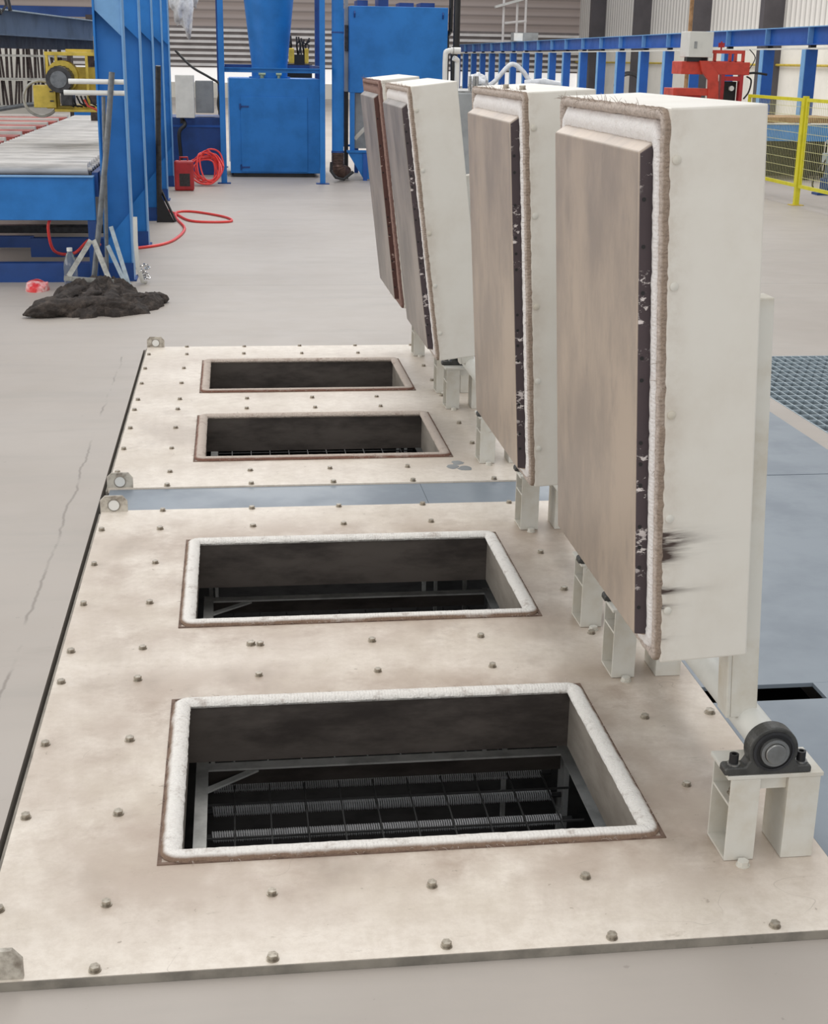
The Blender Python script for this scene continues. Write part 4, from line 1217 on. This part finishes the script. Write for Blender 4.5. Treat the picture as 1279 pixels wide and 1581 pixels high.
m = MB(); m.box(-.2, .62, 0, .5, 0, .28); m.build('body', 'grey_machine', GB)
m = MB(); m.box(-.19, .10, -.01, 0, .02, .26); m.build('front_panel', 'white_plastic', GB)
PB = thing('pipe_bracket', 'pale pipe run with a slanted cover hung high in the far right corner', 'pipes', (0, 0, 0))
m = MB(); m.bar((10.55, 58, 3.70), (11.7, 58, 4.02), .25, .09); m.build('slanted_cover', 'white_plastic', PB)
for x in (10.95, 11.5, 11.85): MB().cyl((x, 58.2, FZ), (x, 58.2, 4.6), .05, 8).build('pipe', 'louvre_pale', PB)
MB().cyl((11.0, 58.2, 3.1), (11.9, 58.2, 3.2), .05, 8).build('pipe', 'louvre_pale', PB)
OP = tag(MB().cyl((7.46, 23.2, FZ), (7.46, 23.2, 4), .035, 8).build('conduit', 'wood'), 'thin brown vertical conduit rising above the white control box', 'pipe')

# coiled black cable behind the rail posts
m = MB()
for k in range(3):
    m.tube([(11.2 + (.33 + .03 * k) * math.cos(2 * PI * i / 30), 40 + .05 * k, 1.05 + (.3 + .03 * k) * math.sin(2 * PI * i / 30)) for i in range(30)], .03, 6, closed=True)
m.box(11.0, 11.4, 40, 40.3, FZ, .72)
tag(m.build('cable_reel', 'dark_metal'), 'coil of dark cable behind the blue rail posts', 'cable coil')

# ------------------------------------------------------------ red machine and its control box
RM = thing('press_head', 'red machine head behind the top of the nearest lid', 'machine', (0, 0, 0))
m = MB(); m.box(6.19, 7.17, 19.5, 19.95, 1.52, 1.69); m.build('cross_head', 'orange_red', RM, bevel=.008)
m = MB(); m.prism([(6.42, 1.70), (6.55, 1.70), (6.70, 1.52), (6.73, 1.15), (6.58, 1.15), (6.56, 1.45), (6.46, 1.56)], 'y', 19.42, 19.48); m.build('curved_arm', 'orange_red', RM, bevel=.006)
m = MB(); m.box(6.08, 6.58, 19.45, 19.9, 1.24, 1.335); m.build('lower_jaw', 'orange_red', RM, bevel=.006)
m = MB(); m.bm.free(); each('column', 'red', RM, [(6.77, 6.82, 19.5, 19.6, FZ, 1.519), (7.04, 7.09, 19.5, 19.6, FZ, 1.519)])
MB().box(6.821, 7.039, 19.5, 19.56, 1.44, 1.50).build('tie_bar', 'red', RM)
m = MB(); m.box(6.83, 7.03, 19.6, 19.9, FZ, 1.43); m.build('drive_unit', 'black', RM)
m = MB(); m.cyl((6.95, 19.55, 1.34), (6.95, 19.6, 1.34), .035, 14); m.build('dial', 'white_plastic', RM)
m = MB(); m.box(6.65, 7.12, 19.6, 19.66, 1.80, 1.845)
for x in (6.68, 6.9, 6.98, 7.09): m.box(x, x + .03, 19.6, 19.66, 1.69, 1.80)
m.box(6.65, 7.12, 19.6, 19.9, 1.69, 1.70); m.build('top_cage', 'orange_red', RM)
m = MB(); m.cyl((6.78, 19.63, 1.845), (6.78, 19.63, 1.96), .012, 8); m.cyl((6.78, 19.63, 1.88), (6.78, 19.63, 1.94), .045, 10); m.build('lever', 'red', RM)
m = MB(); m.tube(smooth_path([(7.17, 19.6, 1.5), (7.24, 19.6, 1.45), (7.22, 19.6, 1.3), (7.15, 19.6, 1.2)], 5), .012, 6); m.tube(smooth_path([(7.12, 19.7, 1.52), (7.3, 19.7, 1.55), (7.5, 19.7, 1.53)], 5), .018, 6)
m.tube(smooth_path([(7.2, 19.6, 1.6), (7.27, 19.6, 1.75), (7.18, 19.6, 1.86)], 5), .007, 6); m.build('cables', 'black', RM, smooth=True)
m = MB(); m.box(6.1, 6.5, 19.5, 19.95, FZ, 1.239); m.build('pedestal', 'red', RM)
CT = thing('control_box', 'white control box mounted on top of the red machine', 'control box', (0, 0, 0))
m = MB(); m.box(6.26, 6.60, 19.45, 19.85, 1.745, 2.08); m.build('body', 'white_paint', CT, bevel=.006)
m = MB(); m.box(6.33, 6.37, 19.444, 19.449, 1.86, 1.95); m.build('handle', 'grey_machine', CT)
m = MB(); m.bm.free(); each('bracket', 'black', CT, [(6.25, 6.45, 19.47, 19.6, 1.691, 1.744), (6.47, 6.58, 19.6, 19.8, 1.691, 1.744)])

# ------------------------------------------------------------ yellow fence
FN = thing('safety_fence', 'yellow safety fence with square wire mesh at the right', 'fence', (7.05, 0, 0))
for py in (14.4, 17.12):
    m = MB(); m.box(-.03, .03, py - .03, py + .03, FZ, 1.30); p = m.build('post', 'yellow_bright', FN)
    m = MB(); m.box(-.08, .08, py - .07, py + .07, FZ, FZ + .01); m.build('foot_plate', 'yellow', p)
for a, b in ((14.46, 17.06), (17.18, 19.10)):
    m = MB(); m.box(-.018, .018, a, b, 1.235, 1.275); m.box(-.018, .018, a, b, .20, .24); m.box(-.018, .018, a, a + .035, .24, 1.235); m.box(-.018, .018, b - .035, b, .24, 1.235)
    fr = m.build('panel_frame', 'yellow_bright', FN)
    m = MB(); y = a + .06
    while y < b - .04: m.box(-.0015, .0015, y - .0015, y + .0015, .24, 1.235); y += .055
    z = .33
    while z < 1.22: m.box(-.0025, .0025, a + .035, b - .035, z - .0025, z + .0025); z += .105
    m.build('wire_mesh', 'wire_pale', fr)

# beyond the fence
BC = thing('far_conveyor', 'bright blue conveyor beam carrying brown timber, beyond the yellow fence', 'conveyor', (0, 0, 0))
m = MB(); m.box(8.0, 9.3, 21, 21.15, .56, .80); m.build('beam', 'blue_sky', BC, bevel=.005)
m = MB(); m.box(8.0, 9.3, 20.98, 21.17, .801, .815); m.build('beam_cap', 'white_paint', BC)
m = MB(); m.box(8.0, 9.38, 21.2, 22.3, .82, .90); m.build('timber', 'wood', BC)
for x in (8.05, 8.75, 9.2):
    m = MB(); m.box(x, x + .07, 21.02, 21.12, FZ, .559); m.build('leg', 'black', BC)
MB().box(7.98, 9.4, 21.9, 21.93, FZ, .54).build('back_panel', 'dark_column', BC)
BR = thing('bar_stack', 'dark stack of upright bars under the far blue conveyor', 'stack', (0, 0, 0))
x = 7.95
rb = None
while x < 9.35:
    if rb is None:
        m = MB(); m.box(-.012, .012, 0, .03, 0, .46); rb = m.build('bar', 'black', BR); q = rb
    else: q = rb.copy(); col.objects.link(q); q.parent = BR
    q.location = (x, 21.45, .09); x += .05
m = MB(); m.box(7.93, 9.37, 21.4, 21.52, .06, .09); m.box(7.93, 9.37, 21.5, 21.52, .3, .33); m.box(8.0, 8.05, 21.4, 21.5, FZ, .06); m.box(9.2, 9.25, 21.4, 21.5, FZ, .06); m.build('tray', 'dark_metal', BR)
VP_ = thing('pump', 'small blue pump with a pale head behind the right fence panel', 'pump', (8.05, 18.6, FZ))
m = MB(); m.cyl((0, 0, .0), (0, 0, .22), .07, 16); m.box(-.14, .14, -.1, .1, 0, .03); m.build('base', 'blue_dark', VP_)
m = MB(); m.cyl((.02, 0, .22), (.05, 0, .45), .055, 14); m.build('column', 'grey_blue', VP_, smooth=True)
m = MB(); m.box(-.05, .22, -.08, .08, .42, .55); m.cyl((.06, 0, .55), (.06, 0, .72), .045, 12); m.cyl((-.04, -.02, .70), (.18, .0, .74), .03, 10); m.build('head', 'galvanised', VP_)
m = MB(); m.tube(smooth_path([(-.02, -.05, .5), (-.18, -.1, .3), (-.22, -.1, .12), (-.1, -.1, .04)], 6), .012, 6); m.build('hose', 'black', VP_, smooth=True)
